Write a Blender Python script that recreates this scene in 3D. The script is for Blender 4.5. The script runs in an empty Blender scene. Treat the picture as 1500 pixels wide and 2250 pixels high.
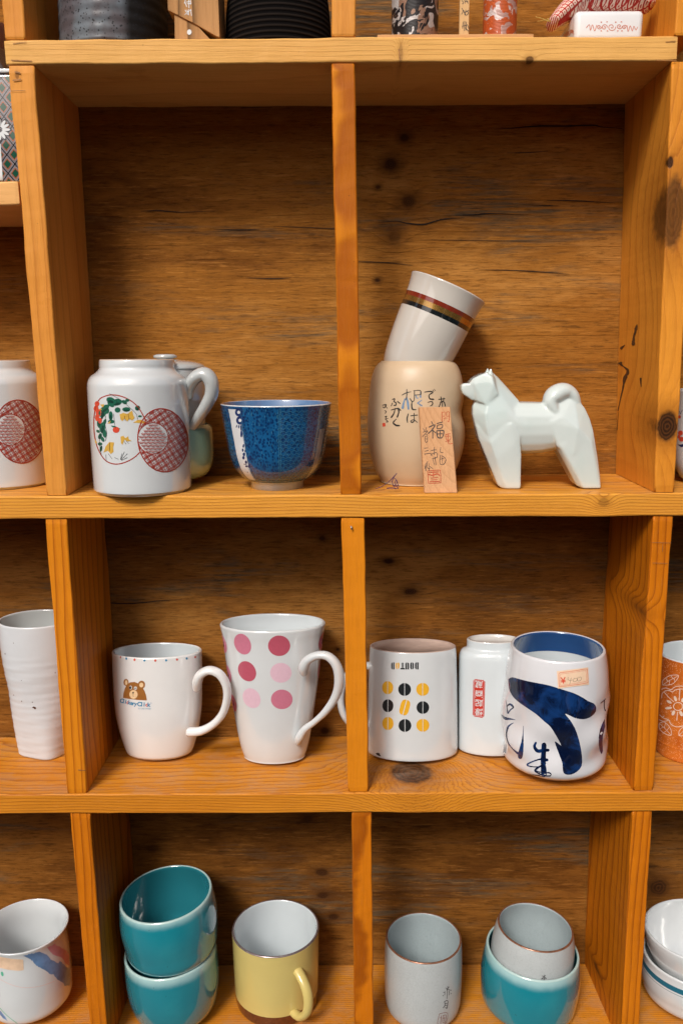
import bpy, bmesh, math, random
from math import sin, cos, pi, radians, sqrt, atan2, exp
from mathutils import Vector, Matrix, noise
from mathutils.bvhtree import BVHTree
from mathutils.geometry import delaunay_2d_cdt
random.seed(7)
SC = bpy.context.scene
DEP = 0.141                     # depth of the shelf unit
COL = SC.collection

# ------------------------------------------------------------------ camera
CAMP = Vector((0.0, -0.85, 0.30)); F = 1831.6          # focal length in photo pixels (1500 x 2250)
TH, YAW, ROLL = 0.18759, -0.0018, -0.0050
_f = Vector((sin(YAW)*cos(TH), cos(YAW)*cos(TH), -sin(TH)))
_r0 = Vector((cos(YAW), -sin(YAW), 0)); _u0 = _r0.cross(_f)
RT = _r0*cos(ROLL) + _u0*sin(ROLL); UP = -_r0*sin(ROLL) + _u0*cos(ROLL); FW = _f
cam = bpy.data.cameras.new('camera'); co = bpy.data.objects.new('camera', cam); COL.objects.link(co)
cam.sensor_fit = 'VERTICAL'; cam.sensor_height = 36; cam.lens = F/2250*36
cam.clip_start = 0.02; cam.clip_end = 400
m = Matrix((RT, UP, -FW)).transposed().to_4x4(); m.translation = CAMP
co.matrix_world = m; SC.camera = co
cam.dof.use_dof = True; cam.dof.focus_distance = 0.90; cam.dof.aperture_fstop = 9.0

# ------------------------------------------------------------------ sky, sun, exposure
SUN_EL, SUN_AZ = 42, -22      # elevation; azimuth to the right of straight behind the camera
w = bpy.data.worlds.new('World'); SC.world = w; w.use_nodes = True
nt = w.node_tree; bg = nt.nodes['Background']
sky = nt.nodes.new('ShaderNodeTexSky'); sky.sky_type = 'NISHITA'; sky.sun_disc = False
sky.sun_elevation = radians(SUN_EL); sky.sun_rotation = radians(180-SUN_AZ)
sky.air_density = 0.6; sky.dust_density = 6.0; sky.ozone_density = 0.6
nt.links.new(sky.outputs[0], bg.inputs[0]); bg.inputs[1].default_value = 0.078
sl = bpy.data.lights.new('sun', 'SUN'); sl.energy = 2.4; sl.angle = radians(15); sl.color = (1.0, 0.955, 0.90)
so = bpy.data.objects.new('sun', sl); COL.objects.link(so)
sd = Vector((sin(radians(SUN_AZ))*cos(radians(SUN_EL)), -cos(radians(SUN_AZ))*cos(radians(SUN_EL)), sin(radians(SUN_EL))))
so.rotation_euler = sd.to_track_quat('Z', 'Y').to_euler(); so.location = sd*4
SC.view_settings.view_transform = 'Standard'; SC.view_settings.look = 'None'; SC.view_settings.gamma = 1
SC.view_settings.exposure = 0.25
SC.cycles.max_bounces = 8; SC.cycles.diffuse_bounces = 5; SC.cycles.glossy_bounces = 4
SC.cycles.sample_clamp_indirect = 4

# ------------------------------------------------------------------ measuring helpers (points of the place seen along a sight line)
def ray(px, py):
    return (FW*F + RT*(px-750) - UP*(py-1125)).normalized()
def at(px, py, Y):
    d = ray(px, py); return CAMP + d*((Y-CAMP.y)/d.y)
def atz(px, py, Z):
    d = ray(px, py); return CAMP + d*((Z-CAMP.z)/d.z)
def pix(P):
    v = Vector(P)-CAMP; z = v.dot(FW); return (750+F*v.dot(RT)/z, 1125-F*v.dot(UP)/z)
def onplane(px, py, O, n):
    d = ray(px, py); return CAMP + d*((O-CAMP).dot(n)/d.dot(n))

# ------------------------------------------------------------------ objects
def tag(o, label=None, cat=None, group=None, kind=None):
    if label: o['label'] = label
    if cat: o['category'] = cat
    if group: o['group'] = group
    if kind: o['kind'] = kind
    return o
WM = {}
def empty(name, mat4, label, cat, group=None):
    o = bpy.data.objects.new(name, None); COL.objects.link(o)
    o.empty_display_size = 0.02; o.matrix_basis = mat4; WM[o] = mat4.copy()
    return tag(o, label, cat, group)
def mk(name, verts, faces, mats, parent=None, smooth=True, uvs=None, mi=None, origin=None):
    """verts in place coordinates; stored relative to the parent (or to origin)"""
    me = bpy.data.meshes.new(name)
    if parent is not None:
        inv = WM[parent].inverted()
    else:
        inv = Matrix.Translation(-origin) if origin is not None else Matrix.Identity(4)
    me.from_pydata([inv @ Vector(v) for v in verts], [], faces)
    for mt in (mats if isinstance(mats, (list, tuple)) else [mats]): me.materials.append(mt)
    if mi: me.polygons.foreach_set('material_index', mi)
    me.polygons.foreach_set('use_smooth', [smooth]*len(me.polygons))
    if uvs:
        ul = me.uv_layers.new(name='UVMap')
        for p in me.polygons:
            for li in p.loop_indices: ul.data[li].uv = uvs[p.index][li-p.loop_start]
    me.update()
    o = bpy.data.objects.new(name, me); COL.objects.link(o)
    if parent is not None: o.parent = parent; WM[o] = WM[parent].copy()
    elif origin is not None: o.location = origin; WM[o] = Matrix.Translation(origin)
    else: WM[o] = Matrix.Identity(4)
    return o

# ------------------------------------------------------------------ node helper
class N:
    def __init__(s, name):
        s.m = bpy.data.materials.new(name); s.m.use_nodes = True; s.t = s.m.node_tree
        s.b = s.t.nodes['Principled BSDF']; s.out = s.t.nodes['Material Output']
    def n(s, typ, **kw):
        x = s.t.nodes.new(typ)
        for k, v in kw.items(): setattr(x, k, v)
        return x
    def put(s, sock, v):
        if isinstance(v, bpy.types.NodeSocket): s.t.links.new(v, sock)
        elif isinstance(v, (tuple, list)) and len(v) == 3 and sock.type == 'RGBA': sock.default_value = (*v, 1)
        else: sock.default_value = v
    def M(s, op, a, b=None, c=None, clamp=False):
        x = s.n('ShaderNodeMath', operation=op, use_clamp=clamp); s.put(x.inputs[0], a)
        if b is not None: s.put(x.inputs[1], b)
        if c is not None: s.put(x.inputs[2], c)
        return x.outputs[0]
    def V(s, op, a, b=None, sc=None):
        x = s.n('ShaderNodeVectorMath', operation=op); s.put(x.inputs[0], a)
        if b is not None: s.put(x.inputs[1], b)
        if sc is not None: s.put(x.inputs['Scale'], sc)
        return x.outputs['Value'] if op in ('LENGTH', 'DOT_PRODUCT', 'DISTANCE') else x.outputs[0]
    def sep(s, v):
        x = s.n('ShaderNodeSeparateXYZ'); s.put(x.inputs[0], v); return x.outputs
    def comb(s, a, b, c):
        x = s.n('ShaderNodeCombineXYZ')
        for i, v in enumerate((a, b, c)): s.put(x.inputs[i], v)
        return x.outputs[0]
    def coord(s, which='Object'): return s.n('ShaderNodeTexCoord').outputs[which]
    def noise(s, v, scale, detail=4, rough=0.55, dist=0.0):
        x = s.n('ShaderNodeTexNoise'); s.put(x.inputs['Vector'], v); s.put(x.inputs['Scale'], scale)
        s.put(x.inputs['Detail'], detail); s.put(x.inputs['Roughness'], rough); s.put(x.inputs['Distortion'], dist)
        return x.outputs['Fac']
    def step(s, v, a, b):      # smooth ramp 0..1 between a and b
        x = s.n('ShaderNodeMapRange', interpolation_type='SMOOTHSTEP'); s.put(x.inputs[0], v)
        x.inputs[1].default_value = a; x.inputs[2].default_value = b; return x.outputs[0]
    def mix(s, f, a, b, mode='MIX'):
        x = s.n('ShaderNodeMix', data_type='RGBA', blend_type=mode)
        s.put(x.inputs[0], f); s.put(x.inputs[6], a); s.put(x.inputs[7], b); return x.outputs[2]
    def bump(s, h, dist, strength=1.0):
        x = s.n('ShaderNodeBump'); s.put(x.inputs['Height'], h); x.inputs['Distance'].default_value = dist
        x.inputs['Strength'].default_value = strength; return x.outputs[0]
    def done(s, color, rough=0.5, normal=None, coat=0.0, spec=0.5, metal=0.0, coat_rough=0.1, sss=0.0):
        s.put(s.b.inputs['Base Color'], color); s.put(s.b.inputs['Roughness'], rough)
        if normal is not None: s.t.links.new(normal, s.b.inputs['Normal'])
        s.put(s.b.inputs['Coat Weight'], coat); s.b.inputs['Coat IOR'].default_value = 1.75 if coat > .55 else 1.5; s.put(s.b.inputs['Coat Roughness'], coat_rough)
        s.put(s.b.inputs['Specular IOR Level'], spec); s.put(s.b.inputs['Metallic'], metal)
        if sss: s.b.inputs['Subsurface Weight'].default_value = sss; s.b.inputs['Subsurface Scale'].default_value = 0.004
        return s.m
def srgb(r, g, b):
    f = lambda c: (c/255/12.92) if c/255 <= 0.04045 else ((c/255+0.055)/1.055)**2.4
    return (f(r), f(g), f(b))

# ------------------------------------------------------------------ wood
def wood(name, axis, light, dark, ringd=(0.5, 0.24, 0.07), freq=230, ring_amt=0.5, knots=(), stain=0.0, dashes=0.0, rough=0.5, coat=0.05,
         blotch=0.5, seed=0.0, pith=(0.05, 0.11), bumpd=0.0004, dust=0.0, fine=0.35, ksoft=0.72, rmask=(0.28, 0.62), spec=0.13, weather=None):
    """axis: grain direction 0=x 2=z; knots: (x, y, z, radius along, radius across, darkness)"""
    q = N(name); P = q.coord('Object'); rnd = q.n('ShaderNodeObjectInfo').outputs['Random']
    off = q.M('MULTIPLY', rnd, 7.3)
    Ps = q.V('ADD', P, q.comb(off, q.M('MULTIPLY', rnd, 3.1), q.M('ADD', off, seed)))
    st = (0.06, 1, 1) if axis == 0 else (1, 1, 0.06)
    Pst = q.V('MULTIPLY', Ps, st)
    st2 = (0.22, 1, 1) if axis == 0 else (1, 1, 0.22)
    Pm = q.V('MULTIPLY', Ps, st2)
    x, y, z = q.sep(P)[0:3]
    c1, c2 = (z, y) if axis == 0 else (x, y)
    warp = q.M('MULTIPLY', q.M('SUBTRACT', q.noise(Pm, 7, 3, 0.5), 0.5), 0.030)
    warp2 = q.M('MULTIPLY', q.M('SUBTRACT', q.noise(Pm, 30, 2, 0.5), 0.5), 0.005)
    d1 = q.M('ADD', q.M('ADD', c1, warp), q.M('ADD', warp2, q.M('MULTIPLY', rnd, 0.05)))
    dd = q.M('SQRT', q.M('ADD', q.M('POWER', q.M('SUBTRACT', d1, pith[0]), 2.0), q.M('POWER', q.M('SUBTRACT', c2, pith[1]), 2.0)))
    kmask = None; krings = None; halo = None
    for kk in knots:
        (kx, ky, kz, ra, rb, kd) = kk[:6]
        inv = (1/ra, 0.25/rb, 1/rb) if axis == 0 else (1/rb, 0.25/rb, 1/ra)
        if len(kk) > 6: inv = (1/ra, 1/rb, 0.3/rb)
        D = q.V('MULTIPLY', q.V('SUBTRACT', P, (kx, ky, kz)), inv)
        L = q.V('LENGTH', D)
        L = q.M('ADD', L, q.M('MULTIPLY', q.M('SUBTRACT', q.noise(P, 160, 3), 0.5), 0.35))
        g = q.M('EXPONENT', q.M('MULTIPLY', q.M('POWER', L, 2.0), -0.22))
        dd = q.M('ADD', dd, q.M('MULTIPLY', g, rb*1.7))
        mk_ = q.M('MULTIPLY', q.M('SUBTRACT', 1.0, q.step(L, ksoft, 1.12)), kd)
        hl = q.M('MULTIPLY', q.M('SUBTRACT', 1.0, q.step(L, 0.9, 2.3)), min(1, kd+0.1))
        rg = q.M('MULTIPLY', mk_, q.M('MULTIPLY_ADD', q.M('SINE', q.M('MULTIPLY', L, 26.0)), 0.5, 0.5))
        kmask = mk_ if kmask is None else q.M('MAXIMUM', kmask, mk_)
        krings = rg if krings is None else q.M('MAXIMUM', krings, rg)
        halo = hl if halo is None else q.M('MAXIMUM', halo, hl)
    fr = q.M('FRACT', q.M('MULTIPLY', dd, freq))
    ring = q.M('POWER', fr, 4.0)
    ring = q.M('MULTIPLY', ring, q.M('SUBTRACT', 1.0, q.step(fr, 0.92, 1.0)))
    ringv = q.M('MULTIPLY', ring, q.step(q.noise(Pm, 12, 2), *rmask))
    fib = q.noise(Pst, 420, 4, 0.65)
    fib2 = q.noise(Pst, 1400, 2, 0.6)
    blo = q.noise(Pm, 9, 4, 0.6, 0.4)
    col = q.mix(q.M('MULTIPLY', q.step(blo, 0.3, 0.72), blotch), light, dark)
    col = q.mix(q.M('MULTIPLY', ringv, ring_amt, clamp=True), col, ringd)
    col = q.mix(q.M('MULTIPLY', q.step(fib, 0.42, 0.75), fine), col, q.mix(0.5, dark, (0.05, 0.02, 0.006)))
    col = q.mix(q.M('MULTIPLY', q.step(fib2, 0.55, 0.8), fine*0.5), col, q.mix(0.35, light, (1, 0.8, 0.5)))
    if stain:
        sn = q.noise(q.V('MULTIPLY', Ps, (0.30, 1, 1) if axis == 0 else (1, 1, .3)), 15, 5, 0.62, 0.3)
        sf = q.M('MULTIPLY', q.step(sn, 0.56, 0.70), q.step(fib, 0.30, 0.62))
        col = q.mix(q.M('MULTIPLY', sf, stain, clamp=True), col, (0.055, 0.045, 0.026))
    if dashes:
        dn = q.noise(q.V('MULTIPLY', Ps, (0.045, 1, 1) if axis == 0 else (1, 1, 0.045)), 260, 2, 0.4)
        dm = q.M('MULTIPLY', q.step(dn, 0.665, 0.72), q.step(q.noise(Pm, 14, 2), 0.45, 0.6))
        col = q.mix(q.M('MULTIPLY', dm, dashes), col, (0.018, 0.010, 0.005))
    if halo is not None:
        col = q.mix(q.M('MULTIPLY', halo, 0.45), col, q.mix(0.5, ringd, (0.10, 0.035, 0.008)))
        col = q.mix(kmask, col, q.mix(krings, (0.085, 0.030, 0.008), (0.026, 0.010, 0.004)))
    if weather:
        big = q.noise(q.V('MULTIPLY', Ps, (0.30, 1, 1)), 6.0, 5, .55, .6); med = q.noise(q.V('MULTIPLY', Ps, (0.28, 1, 1)), 44, 7, .70, .4)
        tone = q.M('ADD', q.M('MULTIPLY', big, .64), q.M('MULTIPLY', med, .36))
        wc = q.mix(q.step(tone, .34, .50), weather[0], weather[1]); wc = q.mix(q.step(tone, .48, .66), wc, weather[2])
        g1 = q.noise(q.V('ADD', q.V('MULTIPLY', Ps, (0.20, 1, 1)), (3.1, 0, 5.0)), 13, 7, .64, .6)
        gm = q.M('MULTIPLY', q.step(g1, .52, .66), q.step(q.noise(q.V('MULTIPLY', Ps, (0.05, 1, 1)), 300, 3, .7), .36, .6))
        wc = q.mix(q.M('MULTIPLY', gm, .85), wc, (0.085, 0.070, 0.045))
        f3 = q.noise(q.V('MULTIPLY', Ps, (0.11, 1, 1)), 470, 5, .75); wc = q.mix(q.M('MULTIPLY', q.step(f3, .48, .66), .55), wc, tuple(c_*.35 for c_ in weather[0]))
        f4 = q.noise(q.V('MULTIPLY', Ps, (0.09, 1, 1)), 330, 4, .7); wc = q.mix(q.M('MULTIPLY', q.step(f4, .54, .70), .30), wc, tuple(min(1, c_*1.5) for c_ in weather[2]))
        dk = q.step(q.noise(q.V('MULTIPLY', Ps, (0.09, 1, 1)), 170, 5, .68, .3), .62, .70); wc = q.mix(q.M('MULTIPLY', dk, .6), wc, (0.03, 0.013, 0.004))
        col = q.mix(q.M('MULTIPLY', ringv, .35), wc, ringd)
        if halo is not None:
            col = q.mix(q.M('MULTIPLY', halo, 0.5), col, (0.07, 0.024, 0.005)); col = q.mix(kmask, col, q.mix(krings, (0.06, 0.020, 0.005), (0.014, 0.006, 0.003)))
    if dust:
        up = q.step(q.sep(q.n('ShaderNodeNewGeometry').outputs['Normal'])[2], 0.5, 0.95)
        dn2 = q.step(q.noise(q.V('MULTIPLY', P, (0.5, 1, 1)), 60, 6, 0.75), 0.40, 0.66)
        col = q.mix(q.M('MULTIPLY', q.M('MULTIPLY', up, dn2), dust), col, (0.36, 0.25, 0.17))
    # specks of dirt
    sp = q.step(q.noise(Ps, 420, 1, 0.4), 0.80, 0.84)
    col = q.mix(q.M('MULTIPLY', sp, 0.55), col, (0.06, 0.03, 0.012))
    h = q.M('ADD', q.M('MULTIPLY', fib, 0.8), q.M('ADD', q.M('MULTIPLY', ringv, -0.5), q.M('MULTIPLY', fib2, 0.3)))
    if kmask is not None: h = q.M('SUBTRACT', h, q.M('MULTIPLY', kmask, 0.8))
    r = q.M('ADD', rough, q.M('MULTIPLY', q.M('SUBTRACT', fib, 0.5), 0.35))
    return q.done(col, r, q.bump(h, bumpd), coat=coat, coat_rough=0.25, spec=spec)

def board(name, A, B, mat, parent, n=40, jit=0.0008, ch=0.0016, label=None):
    """A, B: the four corners of the two ends in the same order; chamfered, slightly uneven"""
    A = [Vector(a) for a in A]; B = [Vector(b) for b in B]
    def ringpts(C):
        out = []; k = len(C)
        for i in range(k):
            p, a, b = C[i], C[i-1], C[(i+1) % k]
            da = (a-p).normalized(); db = (b-p).normalized()
            out += [p+da*ch, p+(da+db)*ch*0.32, p+db*ch]
        return out
    V_, Fc = [], []; cA = sum(A, Vector())/4
    for i in range(n+1):
        t = i/n; e = 0.0012 if i in (0, n) else 0
        C = [a.lerp(b, t) for a, b in zip(A, B)]
        R = ringpts(C); c = sum(C, Vector())/4
        for p in R:
            j = noise.noise_vector(p*22)*jit + noise.noise_vector(p*90)*jit*0.4
            V_.append(p + j*Vector((1, 1, 1)).length/1.7 + (c-p).normalized()*e*0.5)
    k = 12
    for i in range(n):
        for j in range(k):
            a = i*k+j; b = i*k+(j+1) % k; Fc.append((a, b, b+k, a+k))
    Fc.append(tuple(reversed(range(k)))); Fc.append(tuple(range(n*k, n*k+k)))
    o = mk(name, V_, Fc, mat, parent, smooth=True)
    # keep flats flat: sharp by angle
    me = o.data
    me.polygons[-1].use_smooth = False; me.polygons[-2].use_smooth = False
    for p in me.polygons:
        if p.index < n*k and (p.index % k) % 3 == 2: p.use_smooth = False
    if label: o['label'] = label
    return o

# ------------------------------------------------------------------ glazes
def glaze(name, c, rough=0.16, coat=1.0, var=0.04, specks=0.25, crackle=0.0, spec=0.5, c2=None, bumpd=0.00012, dirt=(0.30, 0.22, 0.14), sss=0.0):
    q = N(name); P = q.coord('Object')
    a = q.noise(P, 22, 3); col = q.mix(q.step(a, 0.3, 0.7), c, tuple(x*(1-var) for x in c))
    if c2: col = q.mix(q.step(q.noise(P, 14, 4, 0.6), 0.42, 0.75), col, c2)
    if specks: col = q.mix(q.M('MULTIPLY', q.step(q.noise(P, 520, 1, 0.3), 0.815, 0.85), specks), col, dirt)
    h = q.noise(P, 60, 3)
    if crackle:
        v = q.n('ShaderNodeTexVoronoi', feature='DISTANCE_TO_EDGE'); q.put(v.inputs['Vector'], q.V('ADD', P, q.V('SCALE', q.comb(q.noise(P, 90, 2), q.noise(P, 130, 2), 0), sc=0.01)))
        v.inputs['Scale'].default_value = 270; e = q.M('SUBTRACT', 1.0, q.step(v.outputs[0], 0.0, 0.07))
        col = q.mix(q.M('MULTIPLY', e, crackle), col, tuple(x*0.62 for x in c)); h = q.M('SUBTRACT', h, q.M('MULTIPLY', e, 0.4))
    return q.done(col, q.M('ADD', rough, q.M('MULTIPLY', q.M('SUBTRACT', q.noise(P, 45, 3), 0.5), 0.10)), q.bump(h, bumpd), coat=coat, coat_rough=0.012, spec=spec, sss=sss)
def flat(name, c, rough=0.3, coat=0.5, var=0.12, metal=0.0, scale=300):
    q = N(name); P = q.coord('Object'); col = q.mix(q.step(q.noise(P, scale, 3), 0.35, 0.7), c, tuple(x*(1-var) for x in c))
    return q.done(col, rough, None, coat=coat, coat_rough=0.04, metal=metal)

# ------------------------------------------------------------------ turned shapes
def catmull(pts, sub=4):
    out = []; n = len(pts)
    for i in range(n-1):
        p0 = pts[max(i-1, 0)]; p1 = pts[i]; p2 = pts[i+1]; p3 = pts[min(i+2, n-1)]
        for k in range(sub):
            t = k/sub; t2 = t*t; t3 = t2*t
            out.append(tuple(0.5*((2*b)+(-a+c)*t+(2*a-5*b+4*c-d)*t2+(-a+3*b-3*c+d)*t3) for a, b, c, d in zip(p0, p1, p2, p3)))
    out.append(tuple(pts[-1])); return out
def lathe(name, prof, M4, mats, parent=None, seg=112, mi=None, wob=None, origin=None, smooth=True):
    """prof: (r,h) along the outline; M4 frame of the piece; mi(h, k)->slot; wob(theta,r,h)->r"""
    V_, Fc, UV, MI = [], [], [], []; n = len(prof); s = 0; S = [0]
    for i in range(1, n):
        s += sqrt((prof[i][0]-prof[i-1][0])**2+(prof[i][1]-prof[i-1][1])**2); S.append(s)
    rm = max(p[0] for p in prof)
    for i, (r, h) in enumerate(prof):
        for k in range(seg):
            t = 2*pi*k/seg; rr = max(r, 0.00001)
            if wob: rr = wob(t, rr, h)
            V_.append(M4 @ Vector((rr*cos(t), rr*sin(t), h)))
    for i in range(n-1):
        for k in range(seg):
            a = i*seg+k; b = i*seg+(k+1) % seg
            Fc.append((a, b, b+seg, a+seg))
            u0, u1 = k/seg*2*pi*rm, (k+1)/seg*2*pi*rm
            UV.append([(u0, S[i]), (u1, S[i]), (u1, S[i+1]), (u0, S[i+1])]); MI.append(mi(i, prof[i]) if mi else 0)
    if prof[0][0] > 1e-4: Fc.append(tuple(reversed(range(seg)))); UV.append([(0, 0)]*seg); MI.append(MI[0])
    if prof[-1][0] > 1e-4: Fc.append(tuple(range((n-1)*seg, n*seg))); UV.append([(0, 0)]*seg); MI.append(MI[-1])
    o = mk(name, V_, Fc, mats, parent, smooth, UV, MI, origin)
    return o, BVHTree.FromPolygons(V_, Fc)
def frame(O, lr=0.0, tb=0.0):
    """upright frame at O leaning to the right by lr and away from the viewer by tb (degrees)"""
    return Matrix.Translation(O) @ Matrix.Rotation(radians(lr), 4, 'Y') @ Matrix.Rotation(-radians(tb), 4, 'X')
class Cup: pass
def cup(name, label, cat, sil, bottom, zs, mats, wall=0.003, lr=0.0, tb=0.0, group=None, seg=112, foot=None, Y=None, wob=None,
        floor=0.008, closed=False, round_=0.002, sub=4, lift=None, inner=True, bands=(), inner_band=None, lip=True, top_recess=None, fl=1.0, fit=False):
    """sil: (x left, x right, y) outline samples from the top edge down; bottom: y of the nearest point of the base"""
    rb = 0.03; Yc = Y if Y is not None else 0.06; X = at((sil[-1][0]+sil[-1][1])/2, sil[-1][2], Yc).x
    for it in range(12):
        z = zs + (rb*fl*abs(sin(radians(tb))) + rb*abs(sin(radians(lr))) if lift is None else lift)
        if Y is None:
            lo, hi = -0.1, 0.3
            for _ in range(40):
                Yc = (lo+hi)/2; M4 = frame(Vector((X, Yc, z)), lr, tb)
                if pix(M4 @ Vector((0, -rb*fl, 0)))[1] > bottom: lo = Yc
                else: hi = Yc
            if fit:
                R_ = max([0.03]+[q_[0] for q_ in P]) if it else 0.045; Hh = P[0][1] if it else .1
                Yc = min(Yc, DEP-0.0025-max(R_*fl*.9, P[0][0]*fl if it else .04)-Hh*sin(radians(max(tb, 0))))
        M4 = frame(Vector((X, Yc, z)), lr, tb); O = M4.translation
        n = M4.to_3x3() @ Vector((0, 1, 0)); inv = M4.inverted()
        P = []
        nb = pix(M4 @ Vector((0, -rb*fl, 0)))[1]; y0_ = sil[0][2]; ks = (nb-y0_)/(bottom-y0_) if fit or (Y is not None and lift is None) else 1.0
        for xl, xr, py in sil:
            py = y0_+(py-y0_)*ks
            a = inv @ onplane(xl, py, O, n); b = inv @ onplane(xr, py, O, n)
            P.append(((b.x-a.x)/2, (a.z+b.z)/2, (a.x+b.x)/2))
        X += (P[0][2]*.7+P[-1][2]*.3) if lr else P[-1][2]; rb = P[-1][0]
    # lean that the outline itself shows
    H = P[0][1]; L4 = M4 @ Matrix.Diagonal((1, fl, 1, 1))
    C = Cup(); C.M4 = M4; C.L4 = L4; C.nb = nb; C.H = H; C.rb = rb; C.Y = Yc; C.O = O; C.P = P
    outer = [(r, h) for r, h, c in reversed(P) if h > round_+0.0005]
    if foot: outer = [(r, h) for r, h in outer if h > foot[1]*1.35]
    prof = catmull([(rb, foot[1]*1.12 if foot else min(round_, outer[0][1]*0.5))] + outer, sub)
    C.outer = prof
    base = [(0.0, 0.0), (rb-round_*1.2, 0.0), (rb-round_*0.4, round_*0.3)]
    if foot: fr, fh = foot; base = [(0, fh), (fr-0.004, fh), (fr-0.0035, 0), (fr, 0), (fr, fh*0.9), (min(rb, fr+0.004), fh*1.05)]
    rt, ht = prof[-1]; full = base + prof; nout = len(full)
    if closed:
        full += [(rt-0.0012, ht+0.0008), (rt-0.003, ht+0.0008)]
        if top_recess: rr, dp = top_recess; full += [(rt-rr, ht), (rt-rr-0.001, ht-dp), (0, ht-dp)]
        else: full += [(0, ht+0.001)]
        nrim = len(full)
    else:
        w_ = wall
        if lip: full += [(rt-w_*0.15, ht+w_*0.35), (rt-w_*0.5, ht+w_*0.5), (rt-w_*0.85, ht+w_*0.35)]
        nrim = len(full)
        ins = [(max(r-w_, 0.001), h) for r, h in reversed(prof) if h > floor+0.004]
        full += ins; rl = ins[-1][0]
        full += [(rl*0.93, floor+0.0015), (rl*0.8, floor), (0, floor)]
    def mi(i, p):
        if i >= nrim-1 and not closed:
            if inner_band and p[1] > ht-inner_band: return 3
            return 1
        if i >= nout-1: return 2 if not closed or top_recess is None else 1
        for a, b, s in bands:
            if a <= p[1] < b: return s
        return 0
    C.full = full
    root = empty(name, M4, label, cat, group); C.root = root
    C.body, C.bvh = lathe('body', full, L4, mats, root, seg, mi, wob)
    C.pixO = pix(O)
    print(name, 'O', [round(v, 4) for v in O], 'H', round(H, 4), 'rb', round(rb, 4), 'rt', round(rt, 4), 'Y', round(Yc, 4), 'nb', round(nb), bottom)
    return C
def tube(name, pts, rad, mat, parent, flatten=1.0, seg=18, sub=6, dirn=None, origin=None):
    """pts in place coordinates; rad list (same length) ; section flattened in the direction across the handle plane"""
    data = [(*p, r) for p, r in zip(pts, rad)]
    data = catmull(data, sub); P = [Vector(d[:3]) for d in data]; R = [d[3] for d in data]
    V_, Fc = [], []
    side = dirn.normalized() if dirn is not None else None
    prev = None
    for i, p in enumerate(P):
        t = (P[min(i+1, len(P)-1)]-P[max(i-1, 0)]).normalized()
        if side is not None: b = side
        else:
            b = prev if prev is not None else Vector((0, 1, 0)).cross(t)
            if b.length < 1e-3: b = Vector((1, 0, 0))
        b = (b - t*b.dot(t)).normalized(); prev = b; nn = t.cross(b)
        for k in range(seg):
            a = 2*pi*k/seg; V_.append(p + b*cos(a)*R[i]*flatten + nn*sin(a)*R[i])
    for i in range(len(P)-1):
        for k in range(seg):
            a = i*seg+k; b2 = i*seg+(k+1) % seg; Fc.append((a, b2, b2+seg, a+seg))
    Fc.append(tuple(reversed(range(seg)))); Fc.append(tuple(range((len(P)-1)*seg, len(P)*seg)))
    return mk(name, V_, Fc, mat, parent, origin=origin)
def handle(C, pts, mat, w=1.0, flatten=1.35, name='handle', seg=18):
    """pts: (px, py, depth in front(-)/behind(+) of the cup axis in m, radius m)"""
    P = [at(px, py, C.Y+dy) for px, py, dy, r in pts]
    a = P[0]; b = P[-1]; m_ = P[len(P)//2]; nrm = (m_-a).cross(b-a)
    return tube(name, P, [p[3] for p in pts], mat, C.root, flatten, seg, dirn=nrm)

# ------------------------------------------------------------------ prints that follow a glazed surface
def cast(bvh, px, py, off):
    loc, nrm, i, d = bvh.ray_cast(CAMP, ray(px, py))
    if loc is None: return None
    if nrm.dot(loc-CAMP) > 0: nrm = -nrm
    return loc + nrm*off
def poly_mesh(poly, step):
    xs = [p[0] for p in poly]; ys = [p[1] for p in poly]
    pts = [Vector(p) for p in poly]
    # densify the outline
    out = []
    for i, p in enumerate(pts):
        q_ = pts[(i+1) % len(pts)]; k = max(1, int((q_-p).length/step))
        out += [p.lerp(q_, j/k) for j in range(k)]
    n = len(out); grid = []
    def inside(x, y):
        c = False; j = n-1
        for i in range(n):
            if (out[i].y > y) != (out[j].y > y) and x < (out[j].x-out[i].x)*(y-out[i].y)/(out[j].y-out[i].y)+out[i].x: c = not c
            j = i
        return c
    y = min(ys)+step/2
    while y < max(ys):
        x = min(xs)+step/2
        while x < max(xs):
            if inside(x, y) and min((o-Vector((x, y))).length for o in out) > step*0.45: grid.append(Vector((x, y)))
            x += step
        y += step
    r = delaunay_2d_cdt(out+grid, [], [list(range(n))], 1, 1e-5)
    return [tuple(v) for v in r[0]], [tuple(f) for f in r[2]]
def blob(cx, cy, rx, ry, rot=0, n=26):
    c, s = cos(radians(rot)), sin(radians(rot)); return [(cx+rx*cos(2*pi*i/n)*c-ry*sin(2*pi*i/n)*s, cy+rx*cos(2*pi*i/n)*s+ry*sin(2*pi*i/n)*c) for i in range(n)]
def stroke(pts, wd, sub=5, rough=0.0):
    if not isinstance(wd, (list, tuple)): wd = [wd]*len(pts)
    if len(pts) == 2: d = [(*pts[0], wd[0]), (*pts[1], wd[1])]
    else: d = catmull([(*p, w_) for p, w_ in zip(pts, wd)], sub)
    return d
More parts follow.
